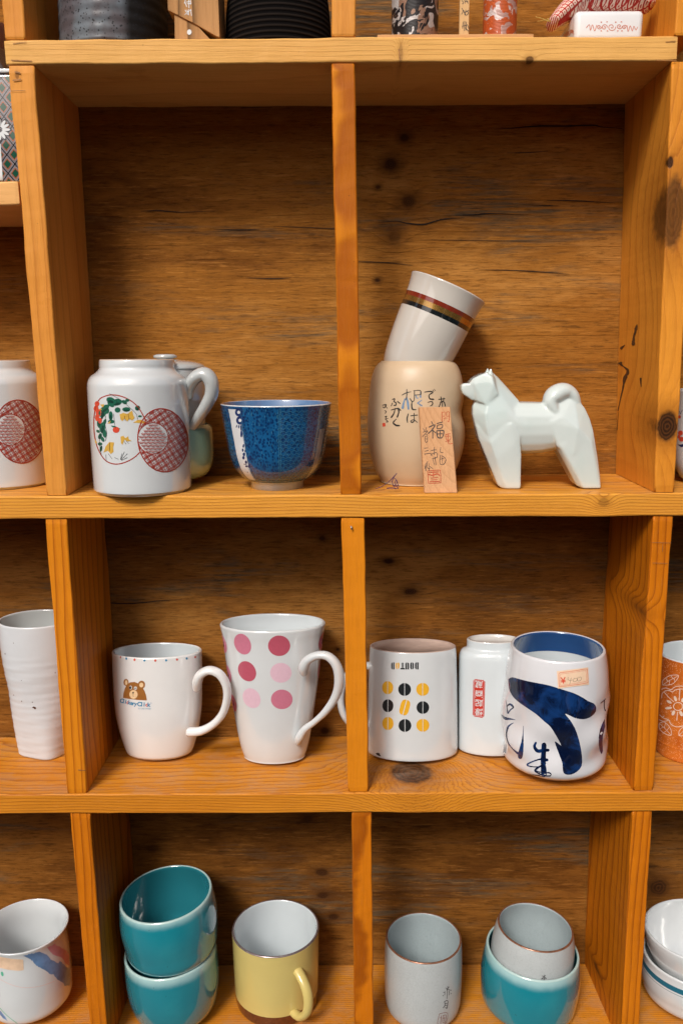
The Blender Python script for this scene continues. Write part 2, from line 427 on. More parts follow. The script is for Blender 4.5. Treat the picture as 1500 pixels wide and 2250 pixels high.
def stroke_mesh(d, step=1.0, rough=0.0, seed=0):
    V_, Fc = [], []; n = len(d)
    for i in range(n):
        x, y, w_ = d[i]; a = d[max(i-1, 0)]; b = d[min(i+1, n-1)]
        tx, ty = b[0]-a[0], b[1]-a[1]; L = sqrt(tx*tx+ty*ty) or 1; nx, ny = -ty/L, tx/L
        e = max(w_, 0.05)/2; e1 = e*(1+rough*noise.noise(Vector((x*0.6, y*0.6, seed)))); e2 = e*(1+rough*noise.noise(Vector((x*0.6, y*0.6, seed+9))))
        V_ += [(x+nx*e1, y+ny*e1), (x-nx*e2, y-ny*e2)]
        if i: k = 2*i; Fc.append((k-2, k-1, k+1, k))
    for i, sg in ((0, -1), (n-1, 1)):      # rounded ends
        x, y, w_ = d[i]; a = d[max(i-1, 0)]; b = d[min(i+1, n-1)]
        ang = atan2(b[1]-a[1], b[0]-a[0]) + (0 if sg > 0 else pi); base = len(V_); r = max(w_, .05)/2
        if r > 0.35:
            V_ += [(x+r*cos(ang+t), y+r*sin(ang+t)) for t in (pi/2, pi/4, 0, -pi/4, -pi/2)]
            Fc.append((base, base+1, base+2, base+3, base+4))
    return V_, Fc
STUFFY = {'scale_pattern', 'fine_marks', 'panel_line', 'lettering', 'small_lettering', 'stamp_characters'}
def decal(name, bvh, parent, mat, polys=(), strokes=(), raw=(), off=0.00016, step=7, rough=0.0, T=None, label=None, put=None, split=None):
    n_items = len(polys)+len(raw)
    if split is None: split = 1 < n_items <= 40 and not strokes and name not in STUFFY
    if split:
        for pl_ in polys: decal(name, bvh, parent, mat, polys=[pl_], off=off, step=step, T=T, label=label, put=put, split=False)
        for rw in raw: decal(name, bvh, parent, mat, raw=[rw], off=off, step=step, T=T, label=label, put=put, split=False)
        return None
    V_, Fc = [], []; lay = 0
    items = [poly_mesh(p, step) for p in polys] + [stroke_mesh(stroke(*s), rough=rough, seed=i) for i, s in enumerate(strokes)] + list(raw)
    for vs, fs in items:
        lay += 1; base = len(V_); ok = []
        for (x, y) in vs:
            if T: x, y = T(x, y)
            p = put(x, y, off+lay*3e-6) if put else cast(bvh, x, y, off+lay*3e-6)
            ok.append(p is not None); V_.append(p if p is not None else Vector((0, 0, 0)))
        # drop vertices that landed on something far behind
        for f in fs:
            if all(ok[i] for i in f):
                g = [base+i for i in f]
                if max((V_[g[i]]-V_[g[i-1]]).length for i in range(len(g))) < 0.02: Fc.append(tuple(g))
    if not Fc: print('EMPTY DECAL', name); return None
    used = sorted({i for f in Fc for i in f}); mp = {u: k for k, u in enumerate(used)}
    o = mk(name, [V_[u] for u in used], [tuple(mp[i] for i in f) for f in Fc], mat, parent)
    if label: o['label'] = label
    if len(strokes)+n_items > 1: o['kind'] = 'stuff'
    return o
def glyphs(text, cx, cy, h, rot=0, sx=1.0, vertical=False, bold=0.0):
    """outlines of built-in letters laid out round (cx, cy), h = letter height, turned by rot degrees"""
    cu = bpy.data.curves.new('t', 'FONT'); cu.body = '\n'.join(text) if vertical else text; cu.size = 1; cu.align_x = 'CENTER'; cu.align_y = 'CENTER'
    cu.resolution_u = 3; cu.space_line = 0.95; cu.offset = bold
    ob = bpy.data.objects.new('t', cu); COL.objects.link(ob); dg = bpy.context.evaluated_depsgraph_get(); dg.update()
    me = bpy.data.meshes.new_from_object(ob.evaluated_get(dg))
    vs = [(v.co.x, v.co.y) for v in me.vertices]; fs = [tuple(p.vertices) for p in me.polygons]
    bpy.data.objects.remove(ob); bpy.data.curves.remove(cu); bpy.data.meshes.remove(me)
    if not vs: return ([], [])
    x0, x1 = min(v[0] for v in vs), max(v[0] for v in vs); y0, y1 = min(v[1] for v in vs), max(v[1] for v in vs)
    hh = (y1-y0) or 1; k = h/hh; c, s = cos(radians(rot)), sin(radians(rot)); out = []
    for x, y in vs:
        a = (x-(x0+x1)/2)*k*sx; b = -(y-(y0+y1)/2)*k
        out.append((cx+a*c-b*s, cy+a*s+b*c))
    return (out, fs)
def Z(k, ox, oy): return lambda x, y: (ox+x/k, oy+y/k)     # reading off an enlarged crop
def wrapz(C, wob=None):
    """put(theta deg, height) on the outside of a turned body"""
    P = sorted(C.outer, key=lambda p: p[1])
    def rad_(h):
        for (r0, h0), (r1, h1) in zip(P, P[1:]):
            if h0 <= h <= h1: t = (h-h0)/((h1-h0) or 1); return r0+(r1-r0)*t, (r1-r0)/((h1-h0) or 1)
        return (P[0][0], 0) if h < P[0][1] else (P[-1][0], 0)
    def put(th, h, off):
        r, s_ = rad_(h); t = radians(th-90); off *= 1
        if wob: r = wob(t % (2*pi), r, h)
        return C.L4 @ Vector(((r+off)*cos(t), (r+off)*sin(t), h-off*s_*0.5))
    return put

#====================================================================== PLACE
ZA, ZB, ZC, ZD = 0.5910, 0.1569, -0.1782, -0.5087       # tops of the four long shelves
TA, TB, TC = 0.5693, 0.1328, -0.2021                    # their undersides
# ------------------------------------------------------------------ shelf unit
SH = empty('wooden_shelf', Matrix.Translation((0, 0.07, -0.60)), 'varnished pine shelving unit with open cells holding all the cups', 'shelf')
OFF = Vector((0, 0.07, -0.60))
def kn(px, py, Y, ra, rb, d, plane='y'):
    p = at(px, py, Y) if plane == 'y' else (atz(px, py, Y)); p = p-OFF; return (p.x, p.y, p.z, ra, rb, d) + ((1,) if plane == 'z' else ())
L_PEACH, D_PEACH = (0.76, 0.42, 0.155), (0.62, 0.27, 0.065)
W_top = wood('pine_edge_pale', 0, (0.74, 0.41, 0.12), (0.62, 0.28, 0.050), (0.42, 0.15, 0.02), 210, 0.45, fine=0.22, seed=1,
             knots=[kn(1163, 131, 0, .004, .003, .8), kn(880, 118, 0, .002, .009, .35)])
W_shB = wood('pine_board_mid', 0, (0.700, 0.314, 0.0425), (0.540, 0.180, 0.0119), (0.300, 0.081, 0.0051), 330, 0.95, fine=0.25, rmask=(.1,.35), seed=3, dust=0.22, knots=[kn(1325, 1104, 0, .006, .005, .35)])
W_shC = wood('pine_board_knotty', 0, (0.640, 0.257, 0.0221), (0.480, 0.142, 0.0068), (0.260, 0.062, 0.0034), 340, 0.9, fine=0.25, rmask=(.15,.4), seed=5, dust=0.3,
             knots=[kn(903, 1697, ZC, .0265, .0270, .95, 'z'), kn(1290, 1715, ZC, .004, .003, .4, 'z')])
W_up = wood('pine_upright_pale', 2, (0.720, 0.310, 0.0595), (0.560, 0.181, 0.0140), (0.340, 0.095, 0.0070), 120, 0.6, fine=0.22, seed=7,
            knots=[kn(38, 165, 0, .004, .002, .5)])
W_up2 = wood('pine_upright_amber', 2, (0.660, 0.224, 0.0098), (0.500, 0.129, 0.0028), (0.260, 0.047, 0.0021), 150, 0.95, fine=0.16, rmask=(.2,.5), blotch=.28, seed=11)
W_upR = wood('pine_upright_knotty', 2, (0.720, 0.284, 0.0315), (0.500, 0.133, 0.0056), (0.260, 0.056, 0.0028), 120, 0.55, fine=0.18, seed=15,
             knots=[kn(1465, 937, 0, .0165, .0115, 1.0), kn(1478, 468, 0, .036, .012, .8), kn(1472, 356, 0, .006, .003, 1.0),
                    kn(1365, 782, 0.075, .013, .004, 1.0), kn(1394, 748, 0.045, .006, .003, 1.0), kn(1374, 835, 0.065, .010, .003, .95), kn(1407, 838, 0.035, .005, .002, .9), kn(1440, 480, 0.01, .012, .002, .8)])
W_low = wood('pine_upright_deep', 2, (0.580, 0.172, 0.0049), (0.380, 0.082, 0.0014), (0.180, 0.031, 0.0014), 150, 0.95, fine=0.2, rmask=(.2,.5), blotch=.3, seed=19,
             knots=[kn(1385, 1340, 0.02, .007, .011, .7), kn(1305, 2130, .09, .006, .005, .7), kn(1329, 1960, 0.06, .012, .002, .9)])
BACK = [kn(888, 302, DEP, .0065, .0055, .85), kn(858, 361, DEP, .010, .0085, .9), kn(830, 411, DEP, .004, .003, .8), kn(897, 443, DEP, .010, .0085, .8),
        kn(866, 520, DEP, .010, .009, .55), kn(829, 616, DEP, .004, .003, .95), kn(853, 1233, DEP, .009, .0045, 1.0), kn(901, 1300, DEP, .011, .006, 1.0),
        kn(708, 1183, DEP, .005, .004, .8), kn(742, 1427, DEP, .003, .0025, 1.), kn(714, 1606, DEP, .008, .006, .9), kn(676, 1800, DEP, .009, .007, .7),
        kn(707, 1917, DEP, .011, .007, .9), kn(710, 1968, DEP, .010, .006, .95), kn(732, 2015, DEP, .009, .006, .95), kn(1445, 1950, DEP, .018, .017, .9), kn(335, 1865, DEP, .014, .006, .6)]
def back_mat(name, seed, w):
    return wood(name, 0, w[2], w[1], (0.10, 0.036, 0.006), 62, 0.35, fine=0.4, seed=seed, knots=BACK, rough=0.7, coat=0.0, blotch=0.95, pith=(-0.35, 0.20), bumpd=0.0009, ksoft=0.4, spec=0.08, weather=w)
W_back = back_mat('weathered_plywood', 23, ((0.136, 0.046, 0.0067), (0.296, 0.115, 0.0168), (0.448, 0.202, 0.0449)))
W_back2 = back_mat('weathered_plywood_shaded', 31, ((0.096, 0.033, 0.0056), (0.216, 0.083, 0.0135), (0.344, 0.155, 0.0348)))  # darker copy: shade of the two lower rows put into the wood colour
W_side = wood('pine_plank_small', 0, (0.78, 0.42, 0.15), (0.66, 0.30, 0.08), (0.5, 0.2, 0.05), 150, 0.4, fine=0.2, seed=29)

def shelf_board(name, x0, x1, zt, zb, mat, y0=0.0, y1=DEP-0.0005, label=None, yj=0):
    return board(name, [(x0, y0, zb), (x0, y0, zt), (x0, y1, zt), (x0, y1, zb)], [(x1, y0+yj, zb), (x1, y0+yj, zt), (x1, y1, zt), (x1, y1, zb)], mat, SH, n=90, label=label)
xa = at(11, 110, 0).x; xb = at(1487, 110, 0).x
shelf_board('shelf_board', xa, xb, ZA, TA, W_top, label='pale top shelf board')
shelf_board('shelf_board', -0.56, 0.56, ZB, TB, W_shB, y0=-0.0008)
shelf_board('shelf_board', -0.56, 0.56, ZC, TC, W_shC, y0=-0.0010, label='shelf board with a big oval knot')
shelf_board('shelf_board', -0.56, 0.56, ZD, ZD-0.024, W_shC, y0=-0.0005)
zl = at(20, 397, 0).z; zl2 = at(20, 450, 0).z
shelf_board('shelf_board', -0.60, at(39, 420, 0).x, zl, zl2, W_side, y0=0.0006, label='short shelf board at the left edge')

def upright(name, t, b, zt, zb, mat, back=None, y0=0.0006, y1=DEP-0.0007, gap=0.0007, label=None):
    """t, b: (x left, x right) in the picture along the front face at top and bottom; back: same for the rear edge of the inner face shift"""
    (tl, tr), (bl, br) = t, b; zt -= gap; zb += gap
    def X(px, z):
        # front plane point at that column and height
        lo, hi = 0, 2400
        for _ in range(40):
            mid = (lo+hi)/2
            if at(px, mid, y0).z > z: lo = mid
            else: hi = mid
        return at(px, lo, y0).x
    a0, a1, c0, c1 = X(tl, zt), X(tr, zt), X(bl, zb), X(br, zb); s0, s1 = (back or (0, 0))
    return board(name, [(c0, y0, zb), (c1, y0, zb), (c1+s1, y1, zb), (c0+s1, y1, zb)], [(a0, y0, zt), (a1, y0, zt), (a1+s0, y1, zt), (a0+s0, y1, zt)], mat, SH, n=60, label=label)
ZTOP = 0.72
upright('upright', (5, 50), (11, 57), ZTOP, ZA, W_up)
upright('upright', (728, 781), (729, 781), ZTOP, ZA, W_up, y1=0.03)
upright('upright', (1486, 1560), (1481, 1540), ZTOP, ZA, W_upR, back=(-0.004, -0.004))
upright('upright', (18, 75), (103, 148), TA, ZB, W_up, back=(-0.001, -0.005), label='upright left of the white jar')
upright('upright', (728, 780), (747, 794), TA, ZB, W_up2, y1=0.028, label='narrow strip of wood up the middle')
UPR = upright('upright', (1475, 1536), (1437, 1481), TA, ZB, W_upR, back=(0.002, 0.004), label='knotty upright at the right')
upright('upright', (99, 146.5), (148, 192), TB, ZC, W_up2, back=(-0.001, 0.0))
upright('upright', (750, 801), (765, 810), TB, ZC, W_up2, y1=0.028)
upright('upright', (1434, 1478), (1391, 1435), TB, ZC, W_low, back=(0.0, 0.0))
upright('upright', (153, 198), (203, 240), TC, ZD, W_low, back=(0.004, 0.004))
upright('upright', (772, 816), (779, 821), TC, ZD, W_low, y1=0.028)
upright('upright', (1388, 1433), (1362, 1400), TC, ZD, W_low, back=(-0.003, -0.003))
# back panel: three wide boards one below the other, hidden seams behind the shelves
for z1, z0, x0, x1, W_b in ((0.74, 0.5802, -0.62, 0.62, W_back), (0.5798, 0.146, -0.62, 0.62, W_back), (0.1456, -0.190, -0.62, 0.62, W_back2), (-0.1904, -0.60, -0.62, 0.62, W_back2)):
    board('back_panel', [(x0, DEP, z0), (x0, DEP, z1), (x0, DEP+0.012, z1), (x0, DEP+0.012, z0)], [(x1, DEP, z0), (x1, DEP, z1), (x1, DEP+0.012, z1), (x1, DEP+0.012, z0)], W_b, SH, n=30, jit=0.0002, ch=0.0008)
# drying cracks in the back boards: thin dark slits
crackm = flat('crack_shadow', (0.012, 0.007, 0.004), 0.9, 0, 0.3)
CR = [([(1085, 284), (1130, 281), (1180, 277), (1240, 277), (1300, 275), (1322, 279), (1366, 282)], [.6, 2.2, 3.4, 3, 3.4, 2, 1.4]),
      ([(830, 489), (870, 486), (898, 491), (930, 493), (955, 486), (978, 481), (1020, 478)], [.4, 1.6, 2.4, 3, 2.4, 2, .5]),
      ([(1000, 472), (1035, 472), (1080, 469), (1160, 472)], [.5, 2.2, 2, .5]), ([(1112, 336), (1160, 335), (1203, 332)], [.6, 2, .6]),
      ([(1200, 440), (1260, 441), (1350, 446)], [.6, 2.2, .6]), ([(1146, 450), (1190, 451), (1228, 453)], [.6, 2, .5]), ([(1112, 453), (1158, 455)], [.5, 1.6]),
      ([(785, 575), (850, 577), (905, 583)], [1, 2, .5]), ([(1050, 592), (1150, 595), (1250, 602)], [.4, 1.8, .5]), ([(922, 527), (1060, 528), (1190, 530)], [.4, 1.2, .4]),
      ([(310, 464), (350, 463), (400, 466), (480, 463)], [.6, 2.2, 1.6, .4]), ([(470, 503), (530, 505), (570, 504)], [.5, 2, .5]), ([(230, 495), (290, 492)], [.5, 1.6]),
      ([(540, 610), (600, 612), (640, 610)], [.5, 1.8, .5]), ([(243, 1325), (290, 1326), (352, 1320), (400, 1317)], [2.2, 2.6, 1.6, .5]),
      ([(600, 497), (680, 500), (735, 503)], [.4, 1.5, 1]), ([(900, 306), (960, 300)], [.4, 1.2]), ([(240, 1290), (330, 1288)], [.5, 1.4]), ([(1250, 1340), (1320, 1344)], [.5, 1.4])]
decal('crack', None, SH, crackm, strokes=CR, rough=0.5, put=lambda x, y, o: at(x, y, DEP-0.0006-o)).__setitem__('kind', 'stuff')

def obvh(o):
    M_ = WM[o]; return BVHTree.FromPolygons([M_ @ v.co for v in o.data.vertices], [tuple(p.vertices) for p in o.data.polygons])
z_u = Z(4.245, 1280, 600)
U = lambda pts, w_: ([z_u(*p) for p in pts], [x/4.245 for x in w_])
decal('fissure', obvh(UPR), SH, flat('fissure_dark', (0.075, 0.028, 0.008), .6, .1, .5, scale=500), rough=.7, off=.0003, strokes=[
    U([(505, 480), (495, 520), (475, 600), (470, 660)], [6, 22, 18, 34]), U([(390, 670), (345, 720), (335, 780), (350, 840), (375, 870)], [6, 34, 44, 30, 8]),
    U([(380, 870), (420, 915), (390, 980), (375, 1060), (345, 1200), (315, 1350), (290, 1580)], [8, 26, 30, 16, 8, 12, 14]), U([(540, 985), (543, 1060)], [20, 6]), U([(330, 1300), (310, 1600), (290, 1900)], [3, 6, 4]), U([(265, 1180), (262, 1300)], [14, 20])])
# pencil marks, a nail head, chips and stains on the front edges
mark = flat('pencil_mark', (.16, .09, .05), .8, 0)
ff = lambda x, y, o: at(x, y, -.0006-o)
decal('pencil_mark', None, SH, mark, put=ff, rough=.4, strokes=[([(24, 200), (56, 199)], 1.0), ([(108, 1216), (150, 1214)], .9), ([(1432, 1192), (1474, 1193)], .9), ([(1432, 1237), (1466, 1238)], .8), ([(728, 196), (778, 195)], .7), ([(1455, 1194), (1454, 1212)], .7), ([(172, 1692), (188, 1693)], 1.2)])
stn = flat('edge_stain', (.40, .17, .035), .6, 0, .4, scale=200)
decal('edge_stain', None, SH, stn, put=ff, rough=.9, strokes=[([(876, 108), (878, 132)], 2.6), ([(30, 96), (58, 92)], 1.6), ([(26, 132), (70, 134)], 2.2), ([(1462, 92), (1482, 90)], 1.8), ([(1440, 132), (1484, 134)], 2.0), ([(34, 158), (44, 160)], 3), ([(30, 176), (46, 174)], 3), ([(255, 1101), (262, 1104)], 2), ([(330, 1104), (345, 1106)], 1.6)])
NL = empty('nail', Matrix.Translation(at(772, 1160, -.001)), 'bent nail head at the top of the middle strip, second row of cells', 'nail')
tube('head', [at(771, 1157, .0006), at(771.5, 1158, -.0015), at(773, 1164, -.0024)], [.0011, .0011, .0006], flat('nail_steel', (.45, .40, .36), .35, 0, metal=.9), NL, 1, 8, 3, dirn=Vector((1, 0, 0)))
# ------------------------------------------------------------------ materials of the crockery
WHITE = glaze('white_glaze', (0.62, 0.655, 0.67)); WARMW = glaze('warm_white_glaze', (0.76, 0.765, 0.76))
COOLW = glaze('cool_white_glaze', (0.60, 0.66, 0.69)); GREYW = glaze('grey_white_glaze', (0.48, 0.51, 0.51), specks=0.4)
RIMW = glaze('rim_white', (0.58, 0.57, 0.55)); UNGL = flat('unglazed_foot', (0.55, 0.42, 0.32), 0.8, 0, 0.3, scale=90)
RED = flat('print_red', (0.36, 0.035, 0.018)); GREEN = flat('print_green', (0.012, 0.11, 0.065)); YEL = flat('print_yellow', (0.60, 0.36, 0.06))
INK = flat('print_ink', (0.012, 0.012, 0.014)); BLUE = flat('print_blue', (0.006, 0.035, 0.16), var=0.5, scale=60); SKYB = flat('print_sky_blue', (0.02, 0.22, 0.42))
SCAR = flat('print_scarlet', (0.62, 0.07, 0.035)); BRN = flat('print_brown', (0.32, 0.13, 0.03)); CREAMP = flat('print_cream', (0.80, 0.58, 0.34))
ROSE = flat('print_rose', (0.44, 0.085, 0.13), var=0.05); PINK = flat('print_pink', (0.53, 0.17, 0.25), var=0.05); PALE = flat('print_pale_pink', (0.66, 0.45, 0.54), var=0.04)
AMB = flat('print_amber', (0.74, 0.40, 0.025), var=.05); BLK = flat('print_black', (0.014, 0.017, 0.019)); GREY = flat('print_grey', (0.25, 0.22, 0.21))

# ------------------------------------------------------------------ white tea jar with two medallions (and its twin at the left edge)
JS = [(227, 387, 791), (226, 388, 800), (226, 389, 809), (219, 396, 817), (207, 408, 826), (200.5, 414, 838), (199, 415.5, 855), (201.5, 417, 920), (205, 418, 990), (210, 419.5, 1062), (212, 419, 1078)]
J = cup('tea_jar', 'white porcelain jar with red medallion and flower wreath, jutting over the shelf edge', 'jar', JS, 1094, ZB, [WHITE, UNGL, UNGL], closed=True, group='white jars with red medallions', round_=0.003)
def medallion(C, dx, dy, full=True):
    T = lambda x, y: (x+dx, y+dy)
    z = Z(4.69, 180, 760)
    if full:
        circ = [(258+62*cos(t)*1.0-0, 943+76*sin(t)) for t in [radians(a) for a in range(40, 400, 8)]]
        decal('circle_line', C.bvh, C.root, RED, strokes=[([z(*p) for p in [(660, 770), (600, 660), (540, 590), (460, 540), (380, 512), (300, 505), (230, 522), (180, 555), (145, 630), (128, 740), (128, 860), (140, 960), (165, 1050), (205, 1130), (260, 1190), (330, 1216), (400, 1213), (470, 1190), (540, 1150), (595, 1100)]], 2.3)], T=T)
        lv = []
        rr = random.Random(3)
        for cx, cy, rx, ry, ro in [(300, 560, 55, 40, 20), (365, 580, 60, 45, -10), (300, 600, 50, 30, 40), (240, 640, 60, 35, -35), (215, 690, 45, 60, 20), (250, 660, 50, 40, 60), (440, 580, 35, 25, 30), (460, 655, 50, 30, 0), (370, 660, 35, 35, 0), (300, 720, 25, 60, 0), (305, 780, 40, 25, 0), (575, 640, 30, 35, 40),
                           (600, 725, 24, 14, 0), (180, 810, 25, 50, -15), (215, 840, 35, 70, 10), (235, 900, 25, 60, -10), (190, 930, 22, 40, 20), (215, 960, 20, 40, -30), (190, 1010, 28, 22, 0), (200, 1060, 16, 40, 10), (170, 880, 25, 18, 30), (350, 840, 60, 12, 20), (470, 560, 24, 20, 10), (235, 790, 20, 50, 20)]:
            lv.append([z(*p) for p in blob(cx, cy, rx*.86, ry*.8, ro, 12)])
        decal('leaf', C.bvh, C.root, GREEN, polys=lv, T=T, step=8)
        rr = random.Random(8); dg_ = []
        for cx, cy, rx, ry, ro in [(300, 575, 30, 16, 10), (365, 600, 34, 14, -20), (245, 660, 34, 12, -40), (215, 720, 14, 40, 15), (215, 860, 14, 44, 10), (190, 940, 10, 26, 15), (205, 1050, 8, 24, 5), (460, 665, 30, 10, 5), (300, 740, 10, 32, 0), (575, 650, 12, 18, 30), (180, 800, 10, 30, -10)]:
            dg_.append([z(*p) for p in blob(cx, cy, rx, ry, ro, 8)])
        decal('leaf_shade', C.bvh, C.root, flat('print_dark_green', (.004, .045, .03)), polys=dg_, T=T, step=8, off=.0002)
        decal('flower', C.bvh, C.root, YEL, polys=[[z(*p) for p in b] for b in [
            [(390, 705), (430, 690), (470, 700), (520, 665), (530, 710), (545, 740), (520, 770), (490, 750), (470, 780), (440, 750), (420, 775), (400, 760)],
            [(530, 790), (570, 765), (610, 760), (660, 785), (640, 800), (600, 795)], [(400, 935), (430, 925), (450, 950), (480, 930), (485, 960), (515, 980), (470, 985), (440, 965), (420, 1020), (405, 1000)],
            [(245, 1040), (285, 990), (335, 995), (325, 1050), (330, 1090), (300, 1115), (270, 1080), (225, 1100), (240, 1060)], [(190, 605), (235, 600), (220, 635)], [(265, 800), (300, 770), (290, 800)], [(135, 960), (160, 990), (155, 1010), (140, 1000)], [(200, 640), (175, 660), (210, 660)]]], T=T, step=8, off=0.00024)
        decal('bloom', C.bvh, C.root, SCAR, polys=[[z(*p) for p in blob(*a, n=10)] for a in [(160, 595, 26, 26, 0), (150, 645, 26, 34, 0), (175, 690, 30, 40, 0), (160, 740, 22, 36, 0), (190, 770, 20, 30, 0), (355, 865, 36, 32, 0)]], T=T, step=8, off=0.00024)
        decal('stem', C.bvh, C.root, INK, strokes=[([z(*p) for p in s], .8) for s in [[(285, 492), (340, 520), (420, 570), (500, 640), (560, 700), (575, 760)], [(250, 720), (240, 800), (260, 900), (245, 980)], [(330, 700), (340, 800), (350, 850)], [(255, 1190), (250, 1120)], [(315, 1165), (275, 1110)],
             [(205, 1130), (185, 1000), (190, 900)], [(340, 1150), (380, 1168)], [(400, 1170), (415, 1110)], [(405, 1170), (440, 1090)], [(410, 1175), (470, 1110)], [(412, 1178), (470, 1150)], [(440, 985), (455, 1010)], [(460, 980), (485, 1005)],
             [(300, 560), (330, 590)], [(360, 560), (370, 610)], [(230, 660), (200, 700)], [(440, 720), (450, 770)], [(480, 700), (490, 760)], [(290, 1000), (290, 1080)]]], T=T, off=0.0003)
    # red lattice medallion: outline, inner circle, plaid lines and wave scales
    EC = [(z(835+257*cos(t)+18*sin(t), 972+325*sin(t))) for t in [radians(a) for a in range(0, 360, 6)]]
    def inE(x, y):
        X, Y = (x-180)*4.69, (y-760)*4.69; return ((X-835)/257)**2+((Y-972)/325)**2
    IC = [z(732+156*cos(radians(a)), 952+160*sin(radians(a))) for a in range(0, 361, 8)]
    def inI(x, y):
        X, Y = (x-180)*4.69, (y-760)*4.69; return ((X-732)/156)**2+((Y-952)/160)**2
    st = [(EC+[EC[0]], 2.4), (IC, 1.5)]
    for ang, wd in ((-33, 1), (57, 1)):
        c, s = cos(radians(ang)), sin(radians(ang)); ox, oy = 358, 967
        for grp in range(-6, 7):
            for k, (o2, ww) in enumerate(((-3.0, .9), (-1.0, 1.5), (1.3, .9), (6.2, .55))):
                d = grp*12.6+o2; seg = []; 
                for i in range(-40, 41):
                    t = i*2.2; x, y = ox+c*t-s*d, oy+s*t+c*d
                    if inE(x, y) < .98 and inI(x, y) > 1.0: seg.append((x, y))
                    else:
                        if len(seg) > 1: st.append((seg, ww))
                        seg = []
                if len(seg) > 1: st.append((seg, ww))
    for i in range(-5, 6):
        for j in range(-6, 7):
            x0 = 336+i*10.2+(5.1 if j % 2 else 0); y0 = 963+j*6.4
            for rr_, ww in ((5.2, 1.1), (3.7, .7), (2.2, .7)):
                seg = [(x0+rr_*cos(radians(a)), y0+rr_*.95*sin(radians(a))) for a in range(20, 161, 20)]
                if all(inI(*p) < .97 for p in seg): st.append((seg, ww))
    q = []
    for gi in range(-5, 6):
        for gj in range(-6, 7):
            a, b = (gi+.5)*12.6, (gj+.5)*12.6; c, s = cos(radians(-33)), sin(radians(-33)); x, y = 358+c*a-s*b, 967+s*a+c*b
            if inE(x, y) < .9 and inI(x, y) > 1.1: q.append(blob(x, y, 1.5, 1.5, 0, 6))
    decal('red_medallion', C.bvh, C.root, RED, strokes=st, polys=q, T=T)
medallion(J, 0, 0)
J2S = [(-70, 77, 793), (-71, 78, 802), (-71.5, 79, 810), (-77, 85, 817), (-89, 96, 825), (-96, 102, 836), (-97, 104, 853), (-95, 106, 918), (-92, 107, 980), (-88, 108, 1050), (-86, 108, 1064)]
J2 = cup('tea_jar', 'white jar cut by the left edge of the photo, red medallion half behind the upright', 'jar', J2S, 1079, ZB, [WHITE, UNGL, UNGL], closed=True, group='white jars with red medallions', round_=0.003)
medallion(J2, -314, -19, False)

# ------------------------------------------------------------------ lidded mug standing in a green cup, behind the jar
CEL = glaze('celadon_glaze', (0.27, 0.42, 0.30), rough=0.12, c2=(0.33, 0.46, 0.34))
G = cup('green_cup', 'pale green square-shouldered cup half hidden behind the white jar', 'cup', [(284, 462, 934), (282, 470, 941), (282, 471.5, 960), (283, 471, 1000), (288, 464, 1022), (300, 452, 1036), (316, 438, 1046)], 1063, ZB, [CEL, CEL, CEL], Y=0.082, foot=(0.024, 0.006))
zt = G.M4.translation.z + 0.012
LM = cup('lidded_mug', 'pale grey lidded mug standing inside the green cup', 'mug', [(290, 461, 812), (290, 461, 830), (292, 457, 880), (296, 452, 925), (300, 449, 955)], 960, zt, [GREYW, GREYW, GREYW], Y=0.082, closed=True)
lt = LM.P[0][1]; rl = LM.P[0][0]
lathe('lid', [(rl+0.0005, lt+0.0006), (rl+0.0015, lt+0.002), (rl-0.002, lt+0.0055), (rl*0.75, lt+0.0085), (rl*0.4, lt+0.0105), (0.009, lt+0.0115), (0.0085, lt+0.0118), (0.0128, lt+0.0130), (0.0130, lt+0.0150), (0.010, lt+0.0166), (0.001, lt+0.0170)], LM.M4, GREYW, LM.root)
handle(LM, [(412, 872, -.036, .0060), (416, 850, -.040, .0065), (430, 829, -.046, .0070), (450, 822, -.048, .0074), (464, 838, -.048, .0074), (465, 865, -.046, .0070), (452, 893, -.042, .0066), (436, 918, -.036, .006), (424, 938, -.030, .005)], GREYW, flatten=1.25)

# ------------------------------------------------------------------ blue and white bowl
q = N('blue_mottled_glaze'); P_ = q.coord('Object')
v = q.n('ShaderNodeTexVoronoi', feature='F1'); q.put(v.inputs['Vector'], q.V('MULTIPLY', P_, (1, 1, 0.75))); v.inputs['Scale'].default_value = 400
a_ = q.step(v.outputs[0], 0.25, 0.62); b_ = q.step(q.noise(P_, 55, 3), 0.35, 0.7)
cc = q.mix(a_, (0.004, 0.028, 0.11), (0.010, 0.105, 0.27)); cc = q.mix(q.M('MULTIPLY', b_, 0.5), cc, (0.004, 0.022, 0.085))
BMOT = q.done(cc, 0.08, None, coat=0.8, coat_rough=0.02)
BW = glaze('bowl_white_foot', (0.62, 0.66, 0.68), c2=(0.35, 0.45, 0.58)); BIN = glaze('bowl_blue_inside', (0.10, 0.20, 0.38), c2=(0.40, 0.50, 0.62))
B = cup('blue_bowl', 'deep blue and white patterned bowl on a small white foot', 'bowl',
        [(486, 730.5, 887), (488, 728, 896), (491, 723.5, 915), (494, 720, 938), (499, 715, 965), (503.6, 711, 990), (509, 704.5, 1010), (516, 696, 1026), (531, 682, 1042), (545, 675, 1049)], 1076.5, ZB, [BMOT, BIN, BW], Y=0.055, foot=(0.0292, 0.0085), wall=0.0022, floor=0.012, bands=[(-1, .0088, 2)])
put = wrapz(B); H = B.H
def mm(w): return w
def pan(th0, th1, h0, h1, n=10, k=24, shear=0.0):
    vs, fs = [], []
    for j in range(k+1):
        for i in range(n+1): vs.append((th0+(th1-th0)*i/n+shear*(j/k), h0+(h1-h0)*j/k))
    for j in range(k):
        for i in range(n): a = j*(n+1)+i; fs.append((a, a+1, a+n+2, a+n+1))
    return vs, fs
PANW = glaze('bowl_white_panel', (0.72, 0.74, 0.76), c2=(0.55, 0.62, 0.70), specks=0)
